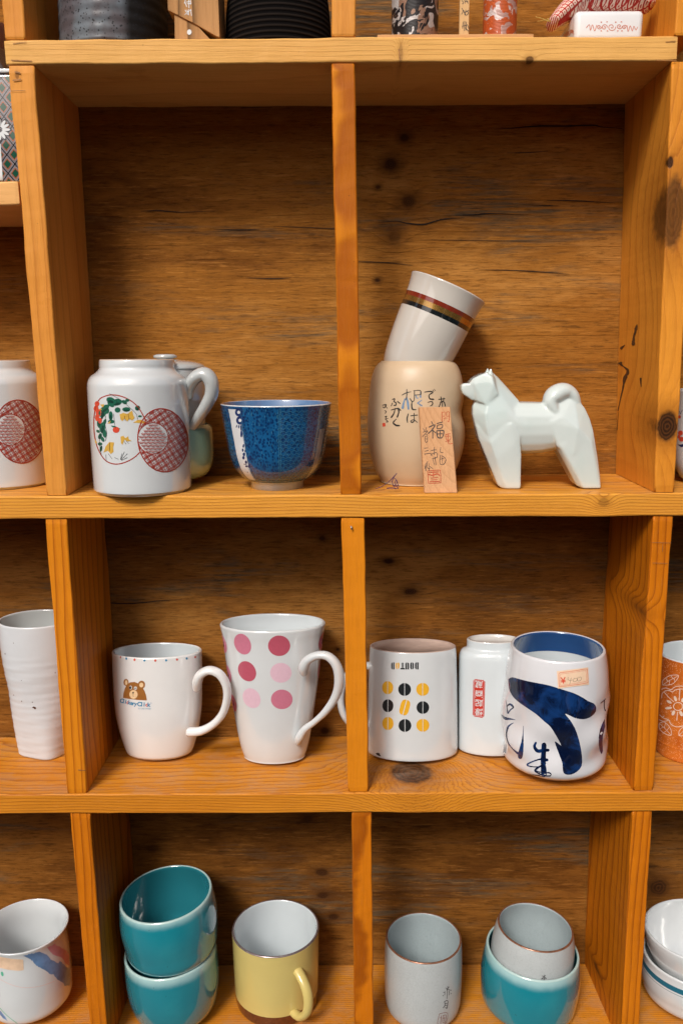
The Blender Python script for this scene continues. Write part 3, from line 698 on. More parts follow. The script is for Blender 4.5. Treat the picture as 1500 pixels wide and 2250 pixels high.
PANSH = glaze('bowl_shaded_panel', (0.30, 0.36, 0.44), c2=(0.03, 0.09, 0.2), specks=0)  # panel white with its shade put into the glaze as blue grey
decal('white_panel', None, B.root, PANW, raw=[pan(-50, -33, .012, H-.003, shear=-2)], put=put)
decal('white_panel', None, B.root, PANSH, raw=[pan(54, 66, .012, H-.025, shear=4), pan(140, 155, .012, H-.003), pan(-150, -135, .012, H-.003)], put=put)
LB = flat('line_pale_blue', (0.045, 0.19, 0.33), var=.3); st = []
for th0, th1 in ((8, 50), (-100, -52), (68, 100)):
    j = 0; h = 0.012
    while h < H-.004:
        i = 0; th = th0+(3.2 if j % 2 else 0)
        while th < th1-5:
            st.append((th, h)); th += 6.4
        h += 0.0034; j += 1
raws = []
for th, h in st:
    pts = [(th+3.2*cos(radians(a)), h+0.0031*sin(radians(a))) for a in range(15, 166, 25)]
    vs, fs = [], []
    for i, (t, hh) in enumerate(pts):
        vs += [(t, hh), (th+(t-th)*0.86, h+(hh-h)*0.84)]
        if i: k = 2*i; fs.append((k-2, k-1, k+1, k))
    raws.append((vs, fs))
o = decal('scale_pattern', None, B.root, LB, raw=raws, put=put, off=0.0001)
decal('panel_line', None, B.root, LB, raw=[pan(8.0, 8.7, .010, H-.002, 1), pan(6.2, 6.7, .010, H-.002, 1), pan(-33.5, -33, .012, H-.003, 1), pan(-35, -34.6, .012, H-.003, 1), pan(-53, -52.5, .012, H-.003, 1)]+[pan(a, a+30.2, .0115, .0120, 8, 1) for a in range(-120, 120, 30)], put=put, off=0.00026)
Zb = Z(5.357, 470, 860)
DBL = flat('bowl_dark_blue', (0.006, 0.03, 0.14), var=.4)
bl = [(295, 245, 44, 50, 0), (310, 340, 46, 50, 0), (370, 265, 10, 12, 0), (372, 300, 9, 10, 0), (375, 340, 9, 14, 0), (320, 430, 8, 45, -8), (325, 500, 12, 40, 0), (295, 415, 7, 20, 0), (270, 410, 6, 18, 20), (350, 640, 10, 22, 10), (342, 690, 10, 20, 0), (370, 700, 8, 16, 0), (380, 625, 8, 18, 0), (355, 740, 14, 22, 0), (350, 780, 14, 20, 0), (380, 830, 14, 18, 0), (425, 780, 16, 30, 0), (385, 880, 14, 12, 0), (415, 880, 12, 16, 0), (370, 855, 20, 5, 0), (440, 945, 8, 8, 0), (400, 950, 5, 5, 0)]
decal('blossom', B.bvh, B.root, DBL, polys=[[Zb(*p) for p in blob(*b, n=14)] for b in bl], off=0.0003, step=6)
decal('blossom_centre', B.bvh, B.root, PANW, polys=[[Zb(*p) for p in blob(*b, n=12)] for b in [(295, 245, 18, 20, 0), (310, 340, 18, 20, 0)]], off=0.0004)
st = []
rr = random.Random(5)
for i in range(60):
    th = rr.uniform(-32, 6); h = rr.uniform(.02, H-.004); st.append(([(th, h), (th+rr.uniform(-1, 1), h+.002)], .5))
decal('fine_marks', None, B.root, LB, strokes=[], raw=[pan(t[0][0][0], t[0][0][0]+.5, t[0][0][1], t[0][0][1]+rr.uniform(.001, .0035), 1, 2) for t in st], put=put, off=0.0002)

# ------------------------------------------------------------------ cream pot with brush writing, flared cup leaning in its mouth
CREAM = glaze('cream_bisque', (0.58, 0.44, 0.29), rough=0.42, coat=0.0, specks=0.7, c2=(0.52, 0.375, 0.235), dirt=(.22, .15, .08), bumpd=0.0003)
def dent(t, r, h):
    return r*(1 - 0.075*exp(-((h-0.078)/0.011)**2)*exp(-((math.remainder(t-0.0, 2*pi))/0.9)**2) + 0.02*exp(-((h-0.045)/0.02)**2)*exp(-((math.remainder(t, 2*pi))/0.9)**2))
K = cup('cream_pot', 'matte cream pot with brushed Japanese writing, standing behind the cedar plaque', 'pot',
        [(833, 991, 795), (826, 998, 800), (818, 1004, 811), (811, 1008, 828), (807, 1010, 848), (803, 1012, 880), (802, 1014, 915), (804, 1014, 945), (808, 1012, 972), (815, 1007, 998), (826, 997, 1026), (836, 988, 1042)], 1058, ZB, [CREAM, CREAM, CREAM], Y=0.087, wall=0.0025, wob=dent)
CB = glaze('ivory_glaze', (0.58, 0.55, 0.50), rough=0.07, coat=0.8)
ST1 = flat('stripe_rust', (0.20, 0.026, 0.012), .12, .8); ST2 = flat('stripe_gold', (0.52, 0.29, 0.07), .22, .6, metal=.8); ST3 = flat('stripe_black', (0.008, 0.012, 0.014), .1, .8)
V_c = cup('flared_cup', 'ivory cup with rust, gold and black stripes tilted in the cream pot', 'cup',
          [(905, 1060, 632.5), ], 800, ZB, [CB], Y=.07) if False else None
def leaning_cup():
    A = at(984, 633, 0.087); Bb = at(906, 808, 0.087); ax = (A-Bb).normalized(); side = Vector((ax.z, 0, -ax.x)); yv = ax.cross(side)
    M4 = Matrix((side, yv, ax)).transposed().to_4x4(); M4.translation = Bb
    L = (A-Bb).length; s = 0.925/F
    root = empty('flared_cup', M4, 'ivory flared cup with rust, gold and black stripes tilted in the cream pot', 'cup')
    P = [(0.0, -.030), (.024, -.030), (.0305, -.012), (.0345, 0), (.0368, L*.15), (.0387, L*.35), (.0398, L*.55), (.0403, L*.72), (.0410, L*.84), (.0422, L*.93), (.0436, L*.995)]
    P = P[:2]+catmull(P[2:], 10)
    rt, ht = P[-1]; n = len(P)
    full = P+[(rt-.0004, ht+.0010), (rt-.0012, ht+.0013), (rt-.002, ht+.001)]+[(r-.0028, h) for r, h in reversed(P[4:])]+[(0, -.024)]
    def mi(i, p):
        if i >= n: return 0
        f = p[1]/L
        return 1 if .725 <= f < .782 else 2 if .670 <= f < .725 else 3 if .615 <= f < .670 else 0
    return lathe('body', full, M4, [CB, ST1, ST2, ST3], root, 112, mi), root
leaning_cup()
zk = Z(6.25, 790, 780)
def S(z, pts, w_): return ([z(*p) for p in pts], [x/6.25 for x in w_] if isinstance(w_, list) else w_/6.25)
BI = flat('brush_ink', (0.022, 0.018, 0.016), .5, 0); WB = flat('brush_wash_blue', (0.16, 0.26, 0.40), .5, 0, .3, scale=500)
decal('brush_writing', K.bvh, K.root, BI, rough=.35, strokes=[
    S(zk, [(315, 690), (365, 680), (340, 725), (318, 712)], 12), S(zk, [(345, 690), (378, 730)], 10), S(zk, [(345, 765), (365, 775), (350, 800)], 10), S(zk, [(345, 850), (370, 840), (355, 880), (390, 915), (365, 920)], 10), S(zk, [(350, 880), (390, 870)], 8),
    S(zk, [(450, 612), (480, 600), (470, 640)], 14), S(zk, [(470, 640), (500, 660), (490, 695), (470, 690)], 16), S(zk, [(432, 700), (450, 660)], 12), S(zk, [(520, 640), (552, 665)], 16),
    S(zk, [(435, 755), (520, 735), (535, 790), (515, 850)], [12, 18, 18, 22]), S(zk, [(485, 735), (470, 800), (435, 855)], [14, 16, 20]), S(zk, [(530, 730), (560, 760)], 16),
    S(zk, [(500, 880), (460, 930), (500, 965), (545, 970)], [12, 18, 26, 18]),
    S(zk, [(645, 470), (645, 560), (630, 620)], [10, 14, 10]), S(zk, [(580, 550), (640, 520), (700, 505)], [10, 14, 8]), S(zk, [(740, 490), (830, 490), (835, 545)], [10, 12, 16]), S(zk, [(750, 500), (745, 620), (715, 650), (720, 740), (770, 750)], [12, 12, 14, 22, 14]), S(zk, [(755, 550), (825, 545)], 10), S(zk, [(690, 600), (715, 640)], 14),
    S(zk, [(665, 810), (650, 870), (655, 925)], [14, 18, 14]), S(zk, [(700, 835), (790, 825)], 14), S(zk, [(745, 800), (745, 900), (715, 925), (700, 905), (740, 890), (790, 925)], [12, 14, 18, 12, 12, 10]),
    S(zk, [(890, 510), (970, 500), (1000, 515), (950, 550), (960, 600), (1010, 610)], [12, 16, 14, 14, 18, 20]), S(zk, [(1000, 480), (1015, 500)], 8), S(zk, [(1020, 470), (1035, 490)], 8), S(zk, [(930, 650), (990, 640), (995, 680), (965, 700)], [8, 14, 14, 8]),
    S(zk, [(1080, 610), (1165, 600)], 12), S(zk, [(1110, 575), (1120, 640)], 12), S(zk, [(1150, 590), (1145, 630)], 12), S(zk, [(1105, 650), (1150, 640), (1170, 700)], 14), S(zk, [(1110, 650), (1085, 710)], 12), S(zk, [(1130, 650), (1130, 710)], 10)])
decal('wash_writing', K.bvh, K.root, WB, rough=.2, strokes=[S(zk, [(620, 600), (600, 670), (590, 725)], [14, 26, 36]), S(zk, [(645, 580), (660, 660), (668, 740)], [14, 30, 26]), S(zk, [(770, 560), (780, 590), (800, 590)], [16, 14, 12]), S(zk, [(835, 500), (832, 580)], [12, 22]), S(zk, [(850, 620), (800, 655)], [10, 18]), S(zk, [(790, 660), (850, 695)], [14, 20])])
decal('seal', K.bvh, K.root, SCAR, polys=[[zk(*p) for p in [(312, 935), (350, 930), (356, 980), (316, 985)]]], step=3)

# ------------------------------------------------------------------ wooden name tag leaning on the pot
def tag_block():
    m_ = wood('tag_cedar', 2, (0.66, 0.37, 0.19), (0.58, 0.30, 0.14), (0.42, 0.19, 0.08), 560, .55, fine=.25, seed=40, coat=0, rough=.6)
    yb, yt = 0.006, 0.018
    a, b, c, d = at(932.4, 1073.5, yb), at(1004.5, 1070.5, yb), at(989, 894, yt), at(920.4, 895, yt)
    zb = ZB+0.0006
    for p in (a, b): p.z = zb
    n = Vector((0, 1, -0.0)); th = Vector((0, .0115, -.001))
    root = empty('wooden_tag', Matrix.Translation((a+b)/2), 'small cedar plaque with brush writing and red seal leaning on the cream pot', 'plaque')
    V_ = [a, b, b+th*.9, a+th*.9]; V2 = [d, c, c+th, d+th]
    for p in (V_[2], V_[3]): p.z = zb
    A, Bq = [Vector(p) for p in V_], [Vector(p) for p in V2]
    vs, fs = [], []; ch = .0008; nn = 8
    for i in range(nn+1):
        C = [p.lerp(q_, i/nn) for p, q_ in zip(A, Bq)]
        for k in range(4):
            p, u, v_ = C[k], C[k-1], C[(k+1) % 4]; vs += [p+(u-p).normalized()*ch, p+(v_-p).normalized()*ch]
    for i in range(nn):
        for j in range(8): x = i*8+j; y = i*8+(j+1) % 8; fs.append((x, y, y+8, x+8))
    fs += [tuple(reversed(range(8))), tuple(range(nn*8, nn*8+8))]
    mk('block', vs, fs, m_, root, smooth=False); bv = BVHTree.FromPolygons(vs, fs)
    ink = flat('tag_ink', (0.10, 0.07, 0.055), .7, 0, .5, scale=900); rd = flat('tag_red', (0.55, 0.09, 0.03), .7, 0, .4, scale=900)
    z = zk
    def W_(pts, w_): return S(z, pts, w_)
    decal('ink_writing', bv, root, ink, rough=.5, strokes=[
        W_([(985, 915), (1000, 950)], 14), W_([(950, 990), (1030, 960), (990, 1030), (940, 1075)], 16), W_([(1000, 1010), (1000, 1140)], 16), W_([(1010, 1040), (1040, 1070)], 12),
        W_([(1060, 940), (1130, 920)], 14), W_([(1065, 970), (1060, 1010), (1125, 1000), (1130, 955), (1065, 965)], 12), W_([(1055, 1045), (1070, 1130), (1130, 1130), (1150, 1040), (1060, 1040)], 16), W_([(1065, 1085), (1135, 1080)], 12), W_([(1100, 1045), (1100, 1130)], 12),
        W_([(870, 1010), (885, 1040)], 9), W_([(915, 995), (900, 1035)], 9), W_([(870, 1060), (930, 1040), (890, 1090), (860, 1120)], 9), W_([(900, 1080), (930, 1100)], 8), W_([(895, 1120), (925, 1115), (925, 1190), (900, 1190), (897, 1130)], 8), W_([(900, 1155), (925, 1150)], 7),
        W_([(885, 1280), (930, 1275)], 8), W_([(895, 1320), (940, 1310)], 8), W_([(890, 1360), (965, 1350), (985, 1385)], 9),
        W_([(980, 1310), (1050, 1300)], 8), W_([(1020, 1270), (1020, 1370)], 8), W_([(985, 1360), (1050, 1340), (1060, 1400), (1000, 1420)], 9), W_([(1000, 1420), (1020, 1500)], 8), W_([(1030, 1400), (1045, 1510)], 9), W_([(1110, 1270), (1105, 1330), (1140, 1340)], 8), W_([(1100, 1380), (1100, 1490), (1150, 1500), (1180, 1430), (1120, 1380)], 9), W_([(1110, 1430), (1150, 1420)], 8), W_([(1125, 1400), (1135, 1490)], 7),
        W_([(910, 1480), (890, 1560)], 8), W_([(905, 1510), (905, 1590)], 8), W_([(930, 1460), (920, 1540), (960, 1560)], 8), W_([(945, 1490), (950, 1590)], 8), W_([(960, 1530), (1000, 1560)], 8)])
    decal('red_writing', bv, root, rd, rough=.4, strokes=[
        W_([(1125, 780), (1130, 910)], 9), W_([(1130, 790), (1165, 785), (1160, 840), (1130, 835)], 7), W_([(1185, 790), (1225, 785), (1222, 910), (1205, 905)], 8), W_([(1185, 800), (1190, 840), (1220, 838)], 7), W_([(1150, 870), (1200, 865)], 6), W_([(1170, 850), (1160, 900)], 6),
        W_([(1175, 1090), (1240, 1080)], 8), W_([(1190, 1090), (1170, 1120)], 7), W_([(1185, 1120), (1240, 1115), (1240, 1160), (1190, 1165), (1185, 1120)], 7), W_([(1210, 1080), (1215, 1210), (1270, 1215)], 9), W_([(1175, 1185), (1235, 1180)], 7),
        W_([(935, 1590), (1090, 1580), (1105, 1600), (1110, 1740), (1095, 1755), (955, 1760), (940, 1740), (930, 1600)], 9), W_([(950, 1610), (1080, 1605)], 14), W_([(945, 1640), (1000, 1650), (1060, 1630), (1090, 1650)], 16), W_([(1010, 1600), (1010, 1670)], 12), W_([(975, 1690), (1070, 1680)], 10), W_([(980, 1715), (1060, 1710)], 9), W_([(960, 1740), (1090, 1735)], 12)])
tag_block()
# ------------------------------------------------------------------ tangle of purple thread
def thread():
    rr = random.Random(4); m_ = flat('purple_thread', (0.06, 0.015, 0.09), .8, 0); z = zk
    pts = [(215, 1838), (290, 1812), (360, 1770), (430, 1710), (510, 1622), (455, 1700), (450, 1760), (480, 1800), (510, 1740), (470, 1690), (445, 1740), (470, 1810), (520, 1790), (505, 1720), (480, 1770), (520, 1830), (450, 1838), (370, 1830), (440, 1820), (525, 1835), (530, 1780)]
    hh = [0.0006, .0006, .004, .008, .014, .008, .004, .003, .006, .009, .005, .001, .003, .008, .004, .0008, .0008, .0006, .001, .0015, .003]
    P = []
    for (x, y), h in zip(pts, hh):
        p = at(*z(x, y), 0.013); p.z = max(p.z, ZB+.0006); P.append(p)
    org = P[6].copy()
    o = tube('purple_thread', P, [.00032]*len(P), m_, None, 1, 6, 5, origin=org)
    tag(o, 'tangled scrap of dark purple thread on the shelf left of the cedar plaque', 'thread')
thread()

# ------------------------------------------------------------------ ceramic dog
def dog():
    Yc = 0.046; z = Z(4.286, 990, 790)
    m_ = glaze('pale_celadon', (0.62, 0.69, 0.67), rough=.10, coat=.8, c2=(0.53, 0.64, 0.62), specks=.1, bumpd=.0002)
    bm = bmesh.new()
    def hull(pts, near_only=False):
        vs = []
        for x, y, t in pts:
            px, py = z(x, y)
            p = at(px, py, Yc-t*.001); vs.append(p)
            if t: p2 = p.copy(); p2.y = Yc+t*.001; vs.append(p2)
        b2 = bmesh.new(); [b2.verts.new(v) for v in vs]
        r = bmesh.ops.convex_hull(b2, input=b2.verts)
        for v in [e for e in r['geom_interior'] if isinstance(e, bmesh.types.BMVert)]: b2.verts.remove(v)
        me = bpy.data.meshes.new('h'); b2.to_mesh(me); b2.free(); bm.from_mesh(me); bpy.data.meshes.remove(me)
    # neck and chest
    hull([(205, 440, 5), (205, 520, 6), (232, 640, 7), (262, 750, 8), (330, 430, 16), (325, 520, 19), (340, 640, 20), (380, 790, 20), (370, 100, 5), (400, 130, 6), (450, 170, 2), (395, 200, 13), (520, 480, 18), (560, 560, 19), (575, 600, 19), (570, 330, 3), (600, 350, 5), (640, 385, 8), (660, 620, 19)])
    # front legs
    hull([(232, 620, 9), (262, 750, 10), (345, 940, 12), (440, 1185, 13), (480, 1215, 14), (530, 1232, 18), (380, 790, 21), (430, 930, 21), (500, 1150, 19), (655, 1232, 18), (660, 1190, 18), (665, 900, 19), (600, 800, 21), (575, 600, 20), (650, 700, 19), (350, 640, 18)])
    # barrel
    import itertools
    pts = []
    for x, zt, zb_, t in ((600, 392, 880, 19), (700, 396, 888, 18), (850, 400, 880, 18), (1000, 400, 850, 19), (1050, 420, 840, 18)):
        mid = (zt+zb_)/2; hh = (zb_-zt)/2
        for a in range(-90, 91, 22): pts.append((x, mid+hh*sin(radians(a)), max(0.5, t*cos(radians(a))**.7)))
    hull(pts)
    # haunch and hind legs
    hull([(920, 450, 15), (1050, 420, 12), (1160, 330, 8), (1215, 400, 8), (1265, 460, 8), (1310, 560, 9), (1340, 660, 11), (1360, 780, 13), (1060, 540, 19), (1200, 650, 21), (1320, 760, 17), (1000, 830, 17), (1015, 800, 19), (930, 600, 19), (1320, 850, 18), (1150, 900, 20)])
    hull([(1000, 845, 12), (1010, 790, 19), (1050, 830, 20), (1190, 1080, 19), (1255, 1205, 18), (1270, 1228, 18), (1180, 1185, 12), (1225, 1215, 14), (1412, 1228, 17), (1405, 1100, 14), (1385, 940, 13), (1360, 780, 13), (1320, 760, 18), (1330, 1000, 18), (1390, 1225, 18), (1200, 650, 20)])
    # head, muzzle, ears
    hull([(222, 240, 12), (186, 208, 9), (212, 176, 10), (300, 134, 13), (340, 124, 14), (388, 156, 16), (405, 230, 18), (445, 330, 17), (330, 425, 17), (250, 395, 12), (200, 380, 5), (460, 250, 6), (420, 170, 7), (330, 250, 15), (240, 330, 12)])
    hull([(98, 245, 6.5), (116, 224, 6), (150, 222, 8), (180, 236, 9), (240, 226, 11), (98, 285, 7), (114, 326, 7), (150, 338, 8), (200, 386, 8), (260, 390, 9), (250, 320, 11), (170, 270, 8)])
    for sg in (-1, 1):
        b2 = bmesh.new(); B_ = [(345, 150, 9), (400, 175, 12), (410, 200, 6), (350, 190, 4), (372, 78, 10)]
        vs = []
        for x, y, t in B_:
            p = at(*z(x, y), Yc-.012); p.y = Yc + sg*t*.001; vs.append(p)
            if y == 78:
                p2 = p+Vector((.002, 0, 0)); vs.append(p2); p3 = p+Vector((0, -sg*.002, 0)); vs.append(p3)
        [b2.verts.new(v) for v in vs]; bmesh.ops.convex_hull(b2, input=b2.verts)
        me = bpy.data.meshes.new('h'); b2.to_mesh(me); b2.free(); bm.from_mesh(me); bpy.data.meshes.remove(me)
    hull([(1150-0, 360, 6), (1060, 320, 7), (980, 350, 7), (950, 430, 8), (1000, 500, 12), (1080, 520, 14), (1180, 480, 12), (1200, 420, 8)])
    me = bpy.data.meshes.new('ceramic_dog'); bm.to_mesh(me); bm.free()
    # curled tail as a swept tube joined to the body
    TP = [(1250, 520, 22), (1225, 420, 30), (1190, 340, 36), (1120, 290, 37), (1040, 275, 37), (965, 310, 37), (930, 370, 36), (940, 430, 30), (985, 480, 22), (1035, 525, 10)]
    TP = [(1190, 540, 34), (1172, 430, 52), (1140, 350, 66), (1085, 305, 76), (1025, 306, 82), (965, 345, 84), (940, 400, 74), (955, 450, 58), (992, 500, 40), (1038, 538, 18)]
    P = []
    for i, (x, y, r) in enumerate(TP):
        dy = -(max(0, i-3)/6)*.012
        P.append(at(*z(x, y), Yc+dy-.002))
    sc = 0.93/F/4.286
    data = catmull([(*p, r*sc*1.0) for p, (x, y, r) in zip(P, TP)], 6)
    V_ = []; Fc = []; n = len(data); seg = 20
    for i, d in enumerate(data):
        p = Vector(d[:3]); t = (Vector(data[min(i+1, n-1)][:3])-Vector(data[max(i-1, 0)][:3])).normalized()
        b = Vector((0, 1, 0)); b = (b-t*b.dot(t)).normalized(); nn = t.cross(b)
        for k in range(seg):
            a = 2*pi*k/seg; V_.append(p+b*cos(a)*d[3]*1.25+nn*sin(a)*d[3])
    for i in range(n-1):
        for k in range(seg): a = i*seg+k; b_ = i*seg+(k+1) % seg; Fc.append((a, b_, b_+seg, a+seg))
    Fc += [tuple(reversed(range(seg))), tuple(range((n-1)*seg, n*seg))]
    b3 = bmesh.new(); b3.from_mesh(me); m2 = bpy.data.meshes.new('tl'); m2.from_pydata(V_, [], Fc); b3.from_mesh(m2); b3.to_mesh(me); b3.free(); bpy.data.meshes.remove(m2)
    org = Vector((at(1200, 1000, Yc).x, Yc, ZB))
    zmin = min(v.co.z for v in me.vertices)
    for v in me.vertices:
        v.co -= org
        if v.co.z < (zmin-org.z)+0.0035: v.co.z = 0.0004
    o = bpy.data.objects.new('ceramic_dog', me); COL.objects.link(o); o.location = org; WM[o] = Matrix.Translation(org)
    md = o.modifiers.new('r', 'REMESH'); md.mode = 'VOXEL'; md.voxel_size = .0008; md.use_smooth_shade = True
    s_ = o.modifiers.new('s', 'SMOOTH'); s_.factor = .5; s_.iterations = 24
    me.materials.append(m_)
    dg = bpy.context.evaluated_depsgraph_get(); dg.update()
    me2 = bpy.data.meshes.new_from_object(o.evaluated_get(dg)); o.modifiers.clear(); o.data = me2; me2.name = 'ceramic_dog'
    if not me2.materials: me2.materials.append(m_)
    me2.polygons.foreach_set('use_smooth', [True]*len(me2.polygons))
    tag(o, 'pale celadon ceramic dog figurine with pricked ears and curled tail', 'figurine')
    print('dog faces', len(me2.polygons))
dog()

# ------------------------------------------------------------------ bear mug
zb_ = Z(5.172, 240, 1390)
M1 = cup('bear_mug', 'white mug with a brown bear face and a dotted rim', 'mug',
         [(254.5, 451, 1431), (254.5, 451, 1440), (255, 450.5, 1477), (256.5, 447.5, 1535), (262, 441, 1574), (270, 432.5, 1604), (279, 424, 1626), (284, 419, 1634)], 1648, ZC, [WARMW, COOLW, WARMW], tb=5, fl=.66, fit=True, wall=0.0035)
handle(M1, [(434, 1512, -.030, .0050), (434, 1497, -.034, .0058), (441, 1482, -.037, .0054), (460, 1473, -.038, .0050), (482, 1481, -.038, .0048), (497, 1505, -.037, .0048), (499, 1535, -.036, .0047), (489, 1568, -.034, .0046), (468, 1592, -.032, .0046), (441, 1606, -.029, .0050), (415, 1608, -.024, .0052)], WARMW)
E = lambda *b: [[zb_(*p) for p in blob(*x, n=22)] for x in b]
cols = [(82, 262, 5, 14, INK), (133, 280, 7, 12, SCAR), (197, 295, 10, 14, SKYB), (290, 308, 12, 14, SCAR), (402, 316, 12, 13, SKYB), (526, 318, 13, 13, SCAR), (649, 316, 12.5, 13, SKYB), (771, 306, 12.5, 13, SCAR), (881, 294, 11, 13, SKYB), (977, 278, 9.5, 13, SCAR), (1050, 258, 5, 11, SKYB)]
decal('blue_dot', M1.bvh, M1.root, SKYB, polys=sum([E((x, y, a, b, 0)) for x, y, a, b, c in cols if c is SKYB], []), step=4)
decal('red_dot', M1.bvh, M1.root, SCAR, polys=sum([E((x, y, a, b, 0)) for x, y, a, b, c in cols if c is SCAR], []), step=4)
decal('bear_head', M1.bvh, M1.root, BRN, polys=[[zb_(*p) for p in [(160, 742), (165, 690), (178, 640), (200, 595), (240, 565), (290, 560), (335, 578), (375, 615), (405, 665), (422, 715), (430, 770), (330, 765), (240, 755)]]]+E((194, 565, 29, 40, 0), (370, 592, 41, 46, 0)))
decal('bear_snout', M1.bvh, M1.root, CREAMP, polys=E((197, 568, 15, 27, 0), (368, 595, 23, 27, 0), (279, 702, 47, 50, 0)), off=.00024, step=5)
decal('bear_eye_white', M1.bvh, M1.root, WHITE, polys=E((246, 624, 17, 23, 0), (301, 631, 18, 20, 0)), off=.00024, step=4)
decal('bear_eye', M1.bvh, M1.root, INK, polys=E((242, 625, 12, 16, 0), (275, 682, 10, 9, 0)), strokes=[([zb_(*p) for p in [(290, 640), (300, 628), (312, 640)]], .9), ([zb_(275, 690), zb_(277, 730)], .6)], off=.0003, step=4)
zz = lambda x, y: zb_(x, y)
def word(C, chars, mat_name='word'):
    for mat, items in chars.items():
        decal(mat_name, C.bvh, C.root, mat, raw=[glyphs(*i[:4], **i[4]) for i in items], off=.0002)
def letters(z, txt, x0, y0, x1, y1, hs, mats, C, k, bold=.02, sx=1.0):
    n = len(txt); by = {}
    for i, ch in enumerate(txt):
        if ch == ' ': continue
        t = (i+.5)/n; x = x0+(x1-x0)*t; y = y0+(y1-y0)*t; px, py = z(x, y)
        h, dy = hs(ch); by.setdefault(mats(i), []).append(glyphs(ch, px, py+dy/k, h/k, rot=math.degrees(math.atan2(y1-y0, x1-x0)), sx=sx, bold=bold))
    for mt, raw in by.items(): decal('lettering', C.bvh, C.root, mt, raw=raw, off=.0002)
def hs(ch): return {'C': (52, -4), 'l': (50, -3), 'i': (48, -3), 'k': (48, -3), 't': (42, 0), 'y': (46, 10)}.get(ch, (34, 4))
letters(zb_, 'Clickery', 135, 775, 312, 815, hs, lambda i: SCAR if i == 3 else SKYB, M1, 5.172, bold=.035, sx=.92)
letters(zb_, 'Click', 330, 815, 470, 822, hs, lambda i: SCAR if i == 3 else SKYB, M1, 5.172, bold=.035, sx=.98)
decal('small_lettering', M1.bvh, M1.root, SKYB, raw=[glyphs('SO LIKE SWEET', *zb_(405, 864), 16/5.172, rot=2, sx=.95), glyphs('®', *zb_(478, 800), 14/5.172)])

# ------------------------------------------------------------------ pink dotted latte mug
z5 = Z(5, 470, 1320)
M2 = cup('dotted_mug', 'tall white mug with pink and rose dots', 'mug',
         [(484.5, 716.5, 1370), (487, 714.5, 1381), (490.5, 711, 1396), (496, 706.5, 1434), (505.5, 700, 1490), (515, 691.5, 1545), (524.5, 683, 1595), (531.5, 676, 1622), (536, 671, 1634)], 1657, ZC, [WHITE, COOLW, WHITE], tb=4, fl=.70, fit=True, wall=0.004, floor=.035)
handle(M2, [(668, 1480, -.034, .0040), (667, 1466, -.037, .0058), (676, 1450, -.041, .0052), (697, 1440, -.045, .0046), (720, 1442, -.047, .0048), (739, 1462, -.048, .0054), (745, 1495, -.047, .0056), (737, 1530, -.044, .0050), (716, 1562, -.040, .0042), (692, 1585, -.035, .0036), (670, 1602, -.030, .0042), (658, 1620, -.027, .0050), (655, 1632, -.024, .0034)], WHITE, flatten=1.2)
e5 = lambda *b: [[z5(*p) for p in blob(*x)] for x in b]
decal('rose_dot', M2.bvh, M2.root, ROSE, polys=e5((716, 494, 122, 113, 0), (365, 774, 92, 118, -32)))
decal('pink_dot', M2.bvh, M2.root, PINK, polys=e5((316, 476, 88, 120, -25), (745, 1083, 119, 108, 0)))
decal('pale_dot', M2.bvh, M2.root, PALE, polys=e5((735, 791, 118, 109, 0), (415, 1070, 92, 115, -30)))
pm2 = wrapz(M2)
def dotz(th, px_y, r=.0108):
    h = None
    lo, hi = 0.004, M2.H-.001
    for _ in range(30):
        h = (lo+hi)/2
        if pix(M2.M4 @ Vector((0, 0, h)))[1] > px_y: lo = h
        else: hi = h
    rr_ = .048; return [(th+math.degrees(r*cos(2*pi*i/24)/rr_), h+r*sin(2*pi*i/24)) for i in range(24)]
def polyz(P_):
    cx = sum(p[0] for p in P_)/len(P_); cy = sum(p[1] for p in P_)/len(P_); vs = [(cx, cy)]; fs = []; n = len(P_)
    for k in (.33, .66, 1): vs += [(cx+(x-cx)*k, cy+(y-cy)*k) for x, y in P_]
    for i in range(n): fs.append((0, 1+i, 1+(i+1) % n))
    for l in (0, 1):
        for i in range(n): a = 1+l*n+i; b = 1+l*n+(i+1) % n; fs.append((a, b, b+n, a+n))
    return vs, fs
decal('pink_dot', None, M2.root, PINK, raw=[polyz(dotz(-75, 1409)), polyz(dotz(-73, 1474))], put=pm2)
decal('rose_dot', None, M2.root, ROSE, raw=[polyz(dotz(-70, 1536)), polyz(dotz(80, 1405)), polyz(dotz(88, 1470))], put=pm2)

# ------------------------------------------------------------------ upside-down mug with beans
z6 = Z(4.286, 790, 1380)
MATB = flat('unglazed_underside', (0.42, 0.31, 0.26), .75, 0, .15, scale=60)
M3 = cup('bean_mug', 'white mug turned upside down with yellow and black coffee beans', 'mug',
         [(810.5, 998, 1419), (809, 999, 1428), (808, 1000, 1450), (807, 1002, 1520), (806.5, 1003.5, 1600), (807, 1004, 1632)], 1657, ZC, [WHITE, MATB, WHITE], tb=5, fl=.66, fit=True, closed=True, top_recess=(.0035, .0022), round_=.0015)
handle(M3, [(826, 1470, .020, .0048), (800, 1462, .018, .0046), (768, 1478, .010, .0046), (752, 1510, .012, .0046), (748, 1540, .012, .0046), (756, 1572, .012, .0046), (775, 1590, .014, .0046), (826, 1594, .020, .0048)], WHITE)
def bean(cx, cy, rx, ry, ro=0, gap=6):
    out = []
    for sg in (-1, 1):
        h = []
        for i in range(0, 17):
            a = -90+180*i/16; x = gap/2*sg + sg*(rx-gap/2)*cos(radians(a)); y = ry*sin(radians(a))
            c, s = cos(radians(ro)), sin(radians(ro)); h.append(z6(cx+x*c-y*s, cy+x*s+y*c))
        out.append(h)
    return out
